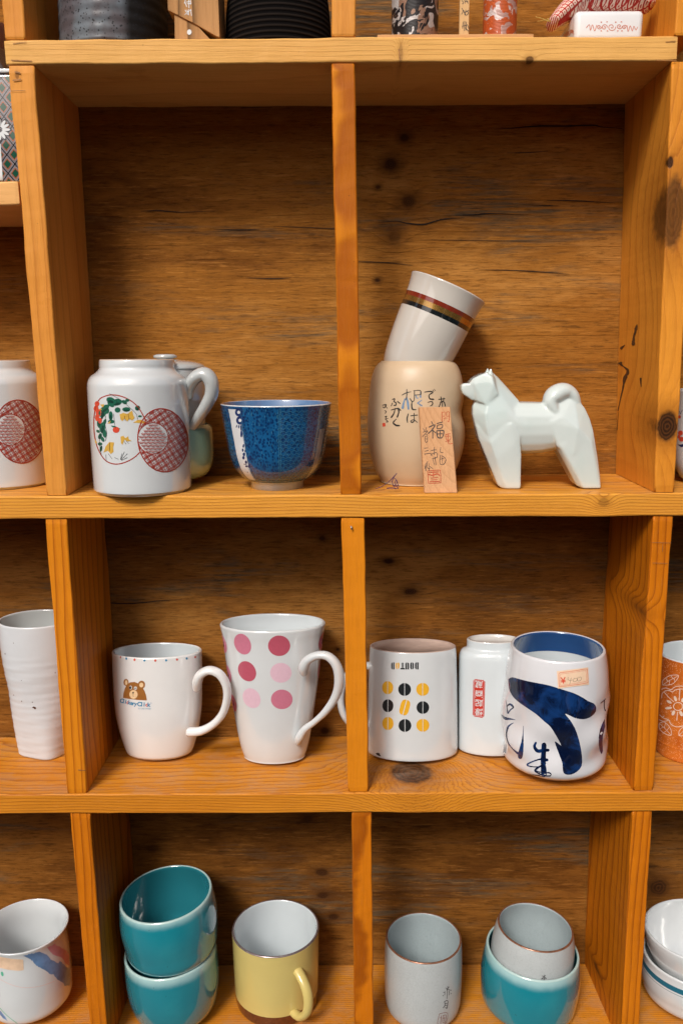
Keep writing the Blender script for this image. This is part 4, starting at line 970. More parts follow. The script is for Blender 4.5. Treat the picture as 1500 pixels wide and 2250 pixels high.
def beansq(cx, cy, rx, ry, ro, gap=8):
    out = []
    for sg in (-1, 1):
        P_ = [(gap/2*sg, -ry), (rx*.45*sg, -ry*.98), (rx*.82*sg, -ry*.8), (rx*sg, -ry*.45), (rx*sg, ry*.45), (rx*.82*sg, ry*.8), (rx*.45*sg, ry*.98), (gap/2*sg, ry)]
        c, s = cos(radians(ro)), sin(radians(ro)); out.append([z6(cx+x*c-y*s, cy+x*s+y*c) for x, y in P_])
    return out
decal('yellow_bean', M3.bvh, M3.root, AMB, polys=bean(263, 561, 52, 61)+bean(591, 577, 60, 60)+bean(265, 898, 53, 61)+bean(593, 915, 61, 60)+beansq(423, 747, 44, 74, 15), step=5)
decal('black_bean', M3.bvh, M3.root, BLK, polys=bean(422, 578, 60, 60)+bean(265, 731, 52, 60)+bean(593, 748, 59, 59)+bean(425, 917, 60, 60), step=5)
def blk(x, y, poly): return [z6(x+a, y+b) for a, b in poly]
L6 = {'D': [([(-20, -33), (-3, -33), (-3, 33), (-20, 33)]), ([(3, -33), (14, -30), (20, -15), (20, 15), (14, 30), (3, 33)])]}
lt_ = []
ly = 356
def half(cx, w_=17, h=33, lt=True, gap=2.5):   # a bean shaped letter half, seen upside down
    a = [(cx-gap, ly-h), (cx-w_*.6, ly-h*.95), (cx-w_, ly-h*.6), (cx-w_, ly+h*.6), (cx-w_*.6, ly+h*.95), (cx-gap, ly+h)]
    return [z6(*p) for p in a]
def halfr(cx, w_=17, h=33, gap=2.5, flat_=False):
    if flat_: a = [(cx+gap, ly-h), (cx+w_, ly-h), (cx+w_, ly+h), (cx+gap, ly+h)]
    else: a = [(cx+gap, ly-h), (cx+w_*.6, ly-h*.95), (cx+w_, ly-h*.6), (cx+w_, ly+h*.6), (cx+w_*.6, ly+h*.95), (cx+gap, ly+h)]
    return [z6(*p) for p in a]
def bx(x0, y0, x1, y1): return [z6(x0, ly+y0), z6(x1, ly+y0), z6(x1, ly+y1), z6(x0, ly+y1)]
lt_ += [half(536), halfr(536, flat_=True)]                                  # D turned round
lt_ += [half(491), halfr(491)]                                              # O
lt_ += [[z6(*p) for p in [(443.5, ly-33), (436, ly-31), (429, ly-20), (429, ly+33), (443.5, ly+33)]], [z6(*p) for p in [(448.5, ly-33), (456, ly-31), (463, ly-20), (463, ly+33), (448.5, ly+33)]]]   # U turned round
lt_ += [bx(382, 20, 424, 33), bx(394, -30, 401, 20), bx(405, -30, 412, 20)]  # T turned round
lt_ += [half(312, 15), bx(314.5, -33, 327, 33)]
decal('lettering', M3.bvh, M3.root, BLK, polys=lt_, step=4)
decal('lettering', M3.bvh, M3.root, AMB, polys=[[z6(*p) for p in h] for h in ([(352, ly-31), (340, ly-26), (337, ly), (341, ly+26), (350, ly+31)], [(358, ly-31), (370, ly-31), (375, ly-15), (371, ly+20), (358, ly+31)])], step=4)
decal('chip', M3.bvh, M3.root, flat('chip_dark', (.05, .03, .02), .9, 0), polys=[[z6(*p) for p in [(150, 1180), (165, 1173), (185, 1178), (200, 1208), (180, 1203), (160, 1193)]]], step=3)

# ------------------------------------------------------------------ stamped cup, upside down
M4_ = cup('stamped_cup', 'plain white cup turned upside down with a red seal stamp on its side', 'cup',
          [(1021, 1137, 1404), (1021, 1137, 1412), (1020, 1138, 1420), (1010, 1147, 1425), (1005.5, 1152, 1434), (1004, 1153.5, 1450), (1004, 1154, 1520), (1004.5, 1154.5, 1600), (1005, 1154.5, 1625)], 1646, ZC, [COOLW, RIMW, RIMW], tb=5, fl=.68, fit=True, closed=True, top_recess=(.0035, .004), round_=.0015)
stm = [z6(*p) for p in [(1078, 480), (1165, 490), (1180, 505), (1170, 830), (1155, 846), (1075, 832), (1062, 815), (1068, 495)]]
decal('red_stamp', M4_.bvh, M4_.root, flat('stamp_red', (.50, .035, .02)), polys=[stm], step=5)
decal('stamp_characters', M4_.bvh, M4_.root, WHITE, raw=[glyphs(ch, *z6(1120, y), 68/4.286, rot=183, sx=1.05, bold=.012) for ch, y in zip('蔵酉起縁', (530, 620, 705, 790))]+[stroke_mesh(stroke([z6(*p) for p in [(1082, 492), (1160, 500), (1168, 515), (1160, 820), (1148, 833), (1080, 822), (1073, 805), (1078, 500), (1082, 492)]], .55))], off=.00026)

# ------------------------------------------------------------------ brushed blue cup with price sticker
z7 = Z(5.556, 1080, 1380)
def waves(t, r, h):
    f = min(1, max(0, (h-.012)/.02))*min(1, max(0, (.118-h)/.03))
    return r*(1+f*(.030*sin(3*t+h*75)+.018*sin(5*t-h*120+1)+.012*sin(2*t+h*160)))
def rimw(t, r, h): return waves(t, r, h)
BL_IN = glaze('inner_blue_band', (0.012, 0.06, 0.20), c2=(0.02, 0.10, 0.27), specks=0)
PINKW = glaze('pinkish_white_glaze', (0.66, 0.67, 0.70))
M5 = cup('brushed_cup', 'wavy white cup with bold dark blue brush strokes and a price sticker', 'cup',
         [(1121, 1323.5, 1422), (1117, 1325, 1434), (1111, 1327, 1459), (1106, 1328.5, 1497), (1102, 1327, 1542), (1100, 1323, 1590), (1100, 1319, 1630), (1104, 1316, 1660), (1116, 1306, 1684), (1136, 1287, 1700), (1150, 1273, 1704)], 1718, ZC, [PINKW, COOLW, PINKW, BL_IN], wall=.004, wob=waves, seg=160, inner_band=.022, sub=5)
e7 = lambda pts: [z7(*p) for p in pts]
def smoothp(P_, sub=3): 
    Q = catmull([*P_, P_[0]], sub); return Q[:-1]
BRUSH = N('brush_blue'); P_ = BRUSH.coord('Object')
sn = BRUSH.noise(BRUSH.V('MULTIPLY', P_, (1, 1, 1)), 38, 5, .6, 1.2)
BRUSH = BRUSH.done(BRUSH.mix(BRUSH.step(sn, .42, .66), (0.002, 0.006, 0.026), (0.006, 0.034, 0.135)), .12, None, coat=.5, coat_rough=.02)
big = [(200, 625), (235, 603), (275, 605), (400, 640), (560, 672), (700, 700), (860, 750), (1000, 795), (1100, 845), (1180, 895), (1240, 920), (1270, 970), (1255, 1035), (1190, 1090), (1110, 1112), (1020, 1100), (950, 1068), (890, 1045),
       (950, 1120), (1010, 1220), (1050, 1330), (1080, 1450), (1098, 1580), (1092, 1680), (1040, 1750), (960, 1788), (890, 1782), (865, 1740), (858, 1650), (830, 1570), (800, 1490), (765, 1385), (800, 1400), (845, 1435), (815, 1370), (770, 1290), (710, 1200), (640, 1140), (540, 1050), (430, 975), (330, 905), (260, 840), (220, 770), (205, 700)]
decal('brush_character', M5.bvh, M5.root, BRUSH, polys=[smoothp(e7(big), 2)], step=6, off=.0002)
S7 = lambda pts, w_: (e7(pts), [x/5.556 for x in w_])
decal('brush_character', M5.bvh, M5.root, BRUSH, rough=.15, off=.0002, strokes=[
    S7([(535, 1400), (520, 1450), (560, 1500), (630, 1490), (685, 1490)], [26, 36, 44, 40, 36]), S7([(635, 1425), (630, 1520), (625, 1650), (635, 1780)], [60, 60, 62, 70]),
    S7([(670, 1610), (600, 1600), (520, 1620), (430, 1665), (480, 1690), (580, 1690), (650, 1650)], [40, 22, 16, 20, 14, 14, 22]), S7([(600, 1680), (530, 1730), (560, 1760), (640, 1780), (700, 1785)], [20, 26, 30, 50, 56]), S7([(440, 1780), (520, 1792), (640, 1805)], [4, 12, 26]),
    S7([(172, 885), (185, 960), (192, 1035)], [4, 8, 16]), S7([(180, 960), (220, 930), (262, 965), (225, 1000), (198, 1038)], [6, 26, 20, 14, 18]), S7([(120, 1060), (160, 1100), (220, 1108), (285, 1118)], [8, 34, 20, 4]),
    S7([(265, 1155), (200, 1205), (178, 1300), (200, 1400), (260, 1480), (320, 1530)], [4, 22, 14, 12, 14, 30]), S7([(385, 1195), (380, 1300), (372, 1400), (355, 1500), (345, 1570)], [4, 10, 30, 56, 56]),
    S7([(130, 1265), (155, 1360), (160, 1460), (150, 1560)], [4, 16, 30, 36]), S7([(110, 1000), (105, 1060)], [10, 8]),
    S7([(1325, 915), (1350, 895), (1385, 865)], [10, 10, 6]), S7([(1372, 880), (1366, 950), (1380, 1010)], [8, 10, 12])])
decal('brush_character', M5.bvh, M5.root, BRUSH, off=.0002, polys=[e7([(1372, 1110), (1345, 1160), (1315, 1240), (1300, 1330), (1300, 1420), (1315, 1500), (1335, 1540), (1350, 1500), (1345, 1400), (1352, 1300), (1378, 1200)])], step=6)
STK = flat('sticker_paper', (0.72, 0.52, 0.36), .6, 0, .12, scale=120)
decal('price_sticker', M5.bvh, M5.root, STK, polys=[e7([(790, 525), (980, 503), (1170, 478), (1182, 690), (1000, 712), (805, 738)])], off=.0005, step=5)
decal('sticker_frame', M5.bvh, M5.root, SCAR, strokes=[(e7([(830, 545), (1000, 522), (1140, 500), (1158, 515), (1166, 640), (1150, 668), (1000, 692), (840, 712), (822, 700), (815, 580), (818, 555), (830, 545)]), .9), (e7([(845, 560), (1000, 538), (1130, 518), (1142, 530), (1150, 630), (1138, 650), (1000, 675), (850, 697), (836, 685), (830, 590), (834, 570), (845, 560)]), .5)],
      raw=[glyphs('¥', *z7(868, 638), 78/5.556, rot=-4, bold=.02)], off=.0006)
decal('handwritten_price', M5.bvh, M5.root, INK, strokes=[(e7(p), .55) for p in ([(930, 600), (925, 625), (950, 640), (985, 630)], [(965, 605), (945, 690)], [(1000, 610), (990, 650), (1025, 645), (1035, 615), (1000, 612)], [(1045, 600), (1040, 640), (1075, 640), (1085, 600), (1050, 600)])], off=.0006)

# ------------------------------------------------------------------ bottom row
TEAL = glaze('teal_glaze', (0.045, 0.30, 0.34), rough=.08, coat=.9, c2=(0.065, 0.35, 0.38), specks=.5, dirt=(.02, .05, .06), spec=.6)
TIN = glaze('teal_inside', (0.018, 0.17, 0.21), rough=.10, coat=.8, specks=0); TRIM = glaze('teal_rim', (0.42, 0.58, 0.56), rough=.12, c2=(.3, .5, .5), dirt=(.15, .1, .07))
def tealfade(name='teal_fading_glaze', H=.07):
    q = N(name); P = q.coord('Object'); zz_ = q.sep(P)[2]
    f = q.step(q.M('ADD', zz_, q.M('MULTIPLY', q.noise(P, 60, 2), .004)), H-.011, H+.001)
    c = q.mix(q.step(q.noise(P, 14, 4), .4, .75), (0.008, 0.200, 0.255), (0.016, 0.245, 0.295)); c = q.mix(q.M('MULTIPLY', f, .75), c, (0.45, 0.66, 0.66))
    c = q.mix(q.M('MULTIPLY', q.step(q.noise(P, 330, 1, .3), .80, .84), .7), c, (.01, .03, .04))
    return q.done(c, q.M('ADD', .07, q.M('MULTIPLY', q.noise(P, 40, 3), .08)), q.bump(q.noise(P, 70, 2), .00015), coat=.9, coat_rough=.03)
T1 = cup('teal_cup', 'glossy teal cup at the bottom of the leaning pair', 'cup',
         [(277, 476, 2083), (279, 480.5, 2110), (281, 482, 2140), (287, 480, 2172), (301, 468, 2206), (318, 453, 2228), (334, 438, 2240)], 2262, ZD, [tealfade('teal_fading_a', .0886), TIN, TRIM], lr=-2.5, group='teal cups', wall=.0035, foot=(.021, .004))
R1 = T1.M4
O2 = T1.M4 @ Vector((-.001, 0.0, .078))
T2 = cup('teal_cup', 'glossy teal cup on top of another, tilted with its dark inside showing', 'cup',
         [(267, 468, 1964), (266, 475, 1990), (268, 479.5, 2015), (274, 479, 2045), (284, 472, 2078), (303, 457, 2104), (325, 437, 2120)], 2200, ZD, [tealfade('teal_fading_b', .090), TIN, TRIM], lr=-4, tb=-1, Y=T1.Y, lift=O2.z-ZD, group='teal cups', wall=.0035, foot=(.021, .004))
YG = glaze('yellow_glaze', (0.58, 0.47, 0.16), rough=.22, coat=.35, c2=(.55, .44, .15), specks=.3); BRZ = flat('bronze_band', (0.22, 0.10, 0.05), .12, .5, .3, metal=.75); GOLD = flat('gold_line', (.6, .42, .16), .25, 0, metal=.8)
RIMB = flat('metal_rim', (0.30, 0.24, 0.24), .25, .3, .3, metal=.6)
Y1 = cup('yellow_mug', 'pale yellow mug with bronze band round its base and a metal rim', 'mug',
         [(511, 701.5, 2038), (512, 701, 2060), (514, 700.5, 2100), (517, 699.5, 2150), (520, 698, 2185), (524, 694, 2205), (530, 689, 2217)], 2256, ZD, [YG, COOLW, RIMB, GOLD, BRZ], wall=.003, bands=[(-1, .0062, 4), (.0062, .0070, 3), (.0070, .0165, 4)], sub=8)
handle(Y1, [(645, 2118, -.036, .0040), (655, 2134, -.044, .0050), (669, 2162, -.054, .0050), (677, 2192, -.060, .0050), (675, 2222, -.062, .0050), (662, 2234, -.057, .0048), (648, 2227, -.048, .0046), (638, 2212, -.038, .0044)], YG, flatten=1.3)
CRK = glaze('crackled_grey_glaze', (0.45, 0.485, 0.49), rough=.30, coat=.25, crackle=.35, specks=.35, bumpd=.0003); CRI = glaze('crackled_inside', (0.36, 0.43, 0.45), rough=.3, coat=.25, crackle=.3, bumpd=.0003)
COP = flat('copper_rim', (0.30, 0.13, 0.07), .3, .3, .4, metal=.4)
RINGM = lambda: None
C1 = cup('grey_cup', 'tall grey crackled cup with a copper rim and small brush marks', 'cup',
         [(844, 1009.5, 2060), (842.5, 1010.5, 2085), (842, 1011, 2120), (843.5, 1010.5, 2160), (848, 1006.5, 2200), (857, 998, 2232), (868, 986, 2250)], 2266, ZD, [CRK, CRI, COP], wall=.0028, group='grey crackled cups')
z9 = Z(3.1915, 820, 1970)
e9 = lambda pts, w_: ([z9(*p) for p in pts], [x/3.19 for x in w_] if isinstance(w_, list) else w_/3.19)
SUMI = flat('sumi_ink', (.04, .035, .04), .6, 0)
decal('brush_mark', C1.bvh, C1.root, SUMI, rough=.3, strokes=[e9([(505, 640), (535, 655)], 4), e9([(520, 628), (520, 650)], 4), e9([(530, 632), (512, 652)], 4), e9([(490, 672), (545, 655)], 4.5), e9([(485, 695), (545, 680)], 5), e9([(517, 650), (514, 715)], 4), e9([(500, 665), (498, 690)], 4), e9([(530, 660), (528, 690)], 4),
      e9([(497, 735), (500, 760), (488, 780)], 5), e9([(497, 735), (520, 730), (514, 782), (505, 776)], 5), e9([(500, 750), (515, 748)], 4), e9([(498, 764), (515, 762)], 4)])
decal('seal_print', C1.bvh, C1.root, flat('seal_brown', (.20, .05, .035), .5, 0), strokes=[e9([(462, 822), (518, 816), (505, 888), (450, 894), (462, 822)], 3.5), e9([(475, 835), (470, 890)], 4), e9([(488, 832), (484, 880), (502, 878), (508, 832), (488, 834)], 3.5), e9([(488, 852), (504, 850)], 3), e9([(496, 840), (494, 875)], 3), e9([(462, 850), (475, 848)], 3)])
T3 = cup('teal_cup', 'glossy teal cup on the right with a grey cup sitting inside it', 'cup',
         [(1064, 1264.5, 2085), (1058, 1267, 2110), (1055.5, 1268.5, 2136), (1058, 1267.5, 2165), (1066, 1262, 2195), (1081, 1246, 2224), (1096, 1231, 2240)], 2262, ZD, [tealfade('teal_fading_c', .079), TIN, TRIM], lr=3, group='teal cups', wall=.0035, foot=(.021, .004))
C2 = cup('grey_cup', 'grey crackled cup with copper rim nested in the teal cup', 'cup',
         [(1088, 1252, 2036), (1081, 1254, 2056), (1077, 1255, 2080), (1077, 1254.5, 2110), (1082, 1251, 2145), (1092, 1243, 2175), (1104, 1231, 2192)], 2200, ZD, [CRK, CRI, COP], lr=4, Y=T3.Y, lift=.012, wall=.0028, group='grey crackled cups')
decal('brush_mark', C2.bvh, C2.root, SUMI, rough=.3, strokes=[e9([(1180, 555), (1208, 570)], 4), e9([(1195, 550), (1195, 590)], 4), e9([(1205, 552), (1178, 575)], 4), e9([(1172, 578), (1212, 574)], 4), e9([(1190, 590), (1192, 610)], 4)])

# ------------------------------------------------------------------ neighbours at the left edge
def squarish(t, r, h):
    f = max(0, 1-h/.085); k = (abs(cos(t+.45))**4+abs(sin(t+.45))**4)**(-.25)
    return r*(1+f*(k-1)*1.0 + .0042*(sin(h*560+1.5*sin(t*2)+1.2*sin(t)+2*sin(h*90))+.6*sin(h*940+2*sin(t+1)))*min(1, max(0, (.14-h)*60)))
SPK = glaze('speckled_white_glaze', (0.60, 0.63, 0.66), rough=.25, coat=.3, specks=.95, dirt=(.12, .06, .03), bumpd=.0004)
N1 = cup('ridged_beaker', 'tall white ridged beaker narrowing to a square foot beside the left upright', 'beaker',
         [(-2, 165, 1361), (0, 165.5, 1400), (8, 165, 1450), (20, 162, 1501), (32, 159.5, 1550), (44, 157, 1595), (54, 155, 1630)], 1651, ZC, [SPK, GREYW, SPK], wall=.003, wob=squarish, seg=160, sub=14, fl=.8, fit=True)
decal('iron_spot', N1.bvh, N1.root, flat('iron_spot_brown', (.08, .03, .015), .6, 0), polys=[[Z(6.614, 0, 1320)(*p) for p in b] for b in ([(470, 1555), (490, 1535), (520, 1545), (530, 1560), (515, 1580), (495, 1562)], blob(80, 770, 6, 12, 0, 8), blob(320, 1460, 7, 9, 0, 8), blob(475, 1474, 8, 7, 0, 8), blob(203, 1370, 5, 9, 0, 8), blob(806, 1046, 7, 7, 0, 8), blob(202, 614, 5, 7, 0, 8), blob(317, 1158, 5, 5, 0, 8))], step=3)
z2 = Z(7.76, 0, 1960)
N2 = cup('brushed_white_cup', 'white cup with blue and pink brushed bands in the lower left corner', 'cup',
         [(-32, 151.5, 2034), (-28, 148.5, 2046), (-25, 149, 2062), (-24, 152.5, 2089), (-23, 156, 2127), (-20, 158, 2160), (-15, 156, 2184), (-4, 148, 2211), (8, 137, 2228), (14, 131, 2234)], 2256, ZD, [WHITE, WHITE, WHITE], wall=.0022, foot=(.0275, .006))
p2 = lambda pts: [z2(*p) for p in pts]
WBL = flat('wash_blue', (0.14, 0.27, 0.50), var=.35, scale=60); WPK = flat('wash_pink', (0.55, 0.26, 0.33), var=.2, scale=60)
def ragged(P_, k=3, a=.9, seed=1):
    out = []; rr = random.Random(seed)
    for i, p in enumerate(P_):
        q_ = P_[(i+1) % len(P_)]; n = max(1, int(sqrt((q_[0]-p[0])**2+(q_[1]-p[1])**2)/k))
        for j in range(n): out.append((p[0]+(q_[0]-p[0])*j/n+rr.uniform(-a, a), p[1]+(q_[1]-p[1])*j/n+rr.uniform(-a, a)))
    return out
decal('blue_band', N2.bvh, N2.root, WBL, polys=[ragged(p2([(400, 1085), (540, 1050), (680, 1017), (800, 1070), (870, 1150), (990, 1210), (1030, 1180), (1090, 1230), (1130, 1275), (1195, 1300), (1205, 1500), (1180, 1590), (1110, 1600), (1080, 1550), (980, 1490), (920, 1410), (870, 1410), (800, 1350), (620, 1250), (560, 1170), (480, 1120)])), ragged(p2([(0, 2010), (60, 2080), (140, 2200), (60, 2150), (0, 2080)]), a=.4)], step=6)
decal('pink_band', N2.bvh, N2.root, WPK, polys=[ragged(p2([(810, 950), (930, 885), (1020, 930), (1130, 1000), (1175, 1060), (1190, 1270), (1130, 1230), (1060, 1120), (980, 1090), (900, 1060), (850, 1000)]), seed=4)], step=6)
decal('old_sticker', N2.bvh, N2.root, STK, polys=[p2([(-200, 1060), (0, 1100), (200, 1135), (400, 1148), (410, 1330), (330, 1342), (150, 1325), (0, 1288), (-200, 1250)])], off=.0003)
decal('thin_line', N2.bvh, N2.root, flat('line_pink', (.66, .42, .38)), strokes=[(p2([(-60, 1440), (0, 1480), (150, 1560), (300, 1610), (450, 1630), (650, 1612), (800, 1570), (930, 1520)]), .9)])
decal('green_line', N2.bvh, N2.root, flat('line_green', (.10, .42, .28)), strokes=[(p2([(0, 1970), (80, 2060), (180, 2150), (300, 2238)]), 1.3)], polys=[p2(blob(45, 1395, 22, 42, -15, 14))])

# ------------------------------------------------------------------ neighbours at the right edge
OG = N('orange_speckle_glaze'); P_ = OG.coord('Object')
vv = OG.n('ShaderNodeTexVoronoi', feature='F1'); OG.put(vv.inputs['Vector'], P_); vv.inputs['Scale'].default_value = 820
spk = OG.M('SUBTRACT', 1.0, OG.step(vv.outputs[0], .18, .42)); spm = OG.M('MULTIPLY', spk, OG.step(OG.noise(P_, 320, 2), .45, .55))
oc = OG.mix(OG.step(OG.noise(P_, 30, 3), .35, .7), (0.62, 0.17, 0.022), (0.46, 0.10, 0.012)); oc = OG.mix(OG.M('MULTIPLY', spm, .8), oc, (.85, .55, .3))
OG = OG.done(oc, .25, None, coat=.5, coat_rough=.05)
O1 = cup('orange_cup', 'orange speckled cup with white flower outlines at the right edge', 'cup',
         [(1448, 1640, 1436), (1447, 1638, 1450), (1446, 1634, 1500), (1444, 1626, 1560), (1442, 1619, 1612), (1440.5, 1617, 1619), (1441, 1615, 1626), (1440, 1610, 1660)], 1684, ZC, [OG, COOLW, WHITE], wall=.003, fl=.85, fit=True)
zO = Z(7.03, 1420, 1380)
so_ = lambda pts, w_=9: ([zO(*p) for p in pts], w_/7.03)
LWO = flat('outline_cream', (.78, .66, .56)); ol = []
def leafo(pts, veins):
    ol.append(so_(pts+[pts[0]])); [ol.append(so_(v, 7)) for v in veins]
leafo([(245, 880), (250, 810), (330, 745), (420, 725), (490, 735), (460, 800), (400, 860), (320, 880)], [[(250, 875), (350, 810), (480, 740)], [(330, 830), (300, 780)], [(350, 810), (350, 870)], [(400, 780), (380, 740)], [(420, 770), (430, 830)]])
leafo([(195, 1470), (260, 1450), (330, 1500), (375, 1580), (375, 1655), (300, 1640), (225, 1590), (190, 1530)], [[(200, 1480), (280, 1550), (370, 1650)], [(270, 1540), (290, 1470)], [(250, 1530), (200, 1560)], [(310, 1580), (350, 1530)], [(300, 1590), (250, 1620)]])
leafo([(495, 1660), (500, 1590), (560, 1530), (640, 1510), (620, 1600), (560, 1660)], [[(500, 1655), (620, 1530)]])
ol += [so_([(230, 945), (290, 925), (380, 950), (420, 915), (500, 895), (600, 900)], 11), so_([(230, 1080), (240, 1010), (290, 970), (350, 965), (395, 985), (440, 955), (520, 940), (600, 945)], 11), so_([(200, 1340), (260, 1390), (340, 1420), (370, 1480), (440, 1520), (520, 1520), (600, 1490)], 11),
       so_([(270, 990), (340, 1070), (420, 1140)], 10), so_([(510, 950), (500, 1115)], 12), so_([(220, 1170), (370, 1200)], 9), so_([(250, 1370), (390, 1275)], 10), so_([(475, 1300), (462, 1420)], 12), so_([zz for zz in [(195, 1415), (260, 1440), (330, 1425)]], 9)]
cen = [(483+70*cos(radians(a)), 1210+62*sin(radians(a))) for a in range(0, 361, 30)]; ol.append(so_(cen, 12))
decal('flower_outline', O1.bvh, O1.root, LWO, strokes=ol, polys=[[zO(*p) for p in blob(*b, n=12)] for b in [(440, 1090, 22, 45, -20), (345, 1140, 45, 20, 30), (335, 1235, 55, 20, -5), (410, 1310, 25, 42, 25), (530, 1320, 25, 45, -25), (560, 1110, 28, 40, 25)]])
FLW = cup('flowered_cup', 'white cup with small red blossoms just showing behind the right upright', 'cup',
          [(1482, 1640, 858), (1482, 1640, 880), (1481, 1638, 960), (1484, 1632, 1010), (1496, 1616, 1040), (1502, 1608, 1048)], 1060, ZB, [WHITE, COOLW, WHITE], Y=.07, foot=(.027, .004))
z8 = Z(7.03, 1460, 780)
decal('blossom', FLW.bvh, FLW.root, SCAR, polys=[[z8(*p) for p in blob(*b, n=14)] for b in [(222, 955, 24, 24, 0), (240, 1205, 38, 38, 0), (255, 1300, 40, 38, 0), (215, 1260, 20, 30, 0)]], step=4)
decal('leaf', FLW.bvh, FLW.root, BLUE, polys=[[z8(*p) for p in [(195, 1375), (230, 1385), (280, 1375), (290, 1410), (250, 1425), (220, 1400)]]], strokes=[([z8(222, 870), z8(238, 910)], 1), ([z8(265, 850), z8(238, 910)], 1)], step=4)
BS = flat('stripe_petrol', (.012, .13, .20)); BT = flat('stripe_thin_grey', (.20, .26, .28))
BL1 = cup('white_bowl', 'white bowl with a petrol blue stripe, underneath at the right edge', 'bowl',
          [(1411, 1660, 2098), (1411, 1660, 2108), (1410, 1660, 2120), (1409, 1660, 2140), (1412, 1656, 2165), (1422, 1642, 2195), (1440, 1620, 2220), (1470, 1590, 2240)], 2268, ZD, [WHITE, WHITE, WHITE, BS, BT], wall=.0035, Y=.072, fl=.86, foot=(.030, .005), group='white bowls stacked at the right edge', sub=10)
b1 = wrapz(BL1); Hb = BL1.H
decal('blue_stripe', None, BL1.root, BS, raw=[pan(-180, 180, Hb-.0150, Hb-.0085, 90, 3)], put=b1); decal('thin_stripe', None, BL1.root, BT, raw=[pan(-180, 180, Hb-.0180, Hb-.0172, 90, 1)], put=b1)
BL2 = cup('white_bowl', 'white bowl on top of the striped one at the right edge', 'bowl',
          [(1411, 1665, 2046), (1412, 1664, 2056), (1416, 1659, 2072), (1424, 1650, 2095), (1440, 1634, 2120), (1470, 1604, 2145)], 2200, ZD, [WHITE, WHITE, WHITE], wall=.0035, Y=.072, fl=.86, lift=.020, foot=(.030, .005), group='white bowls stacked at the right edge', sub=6, floor=.010)

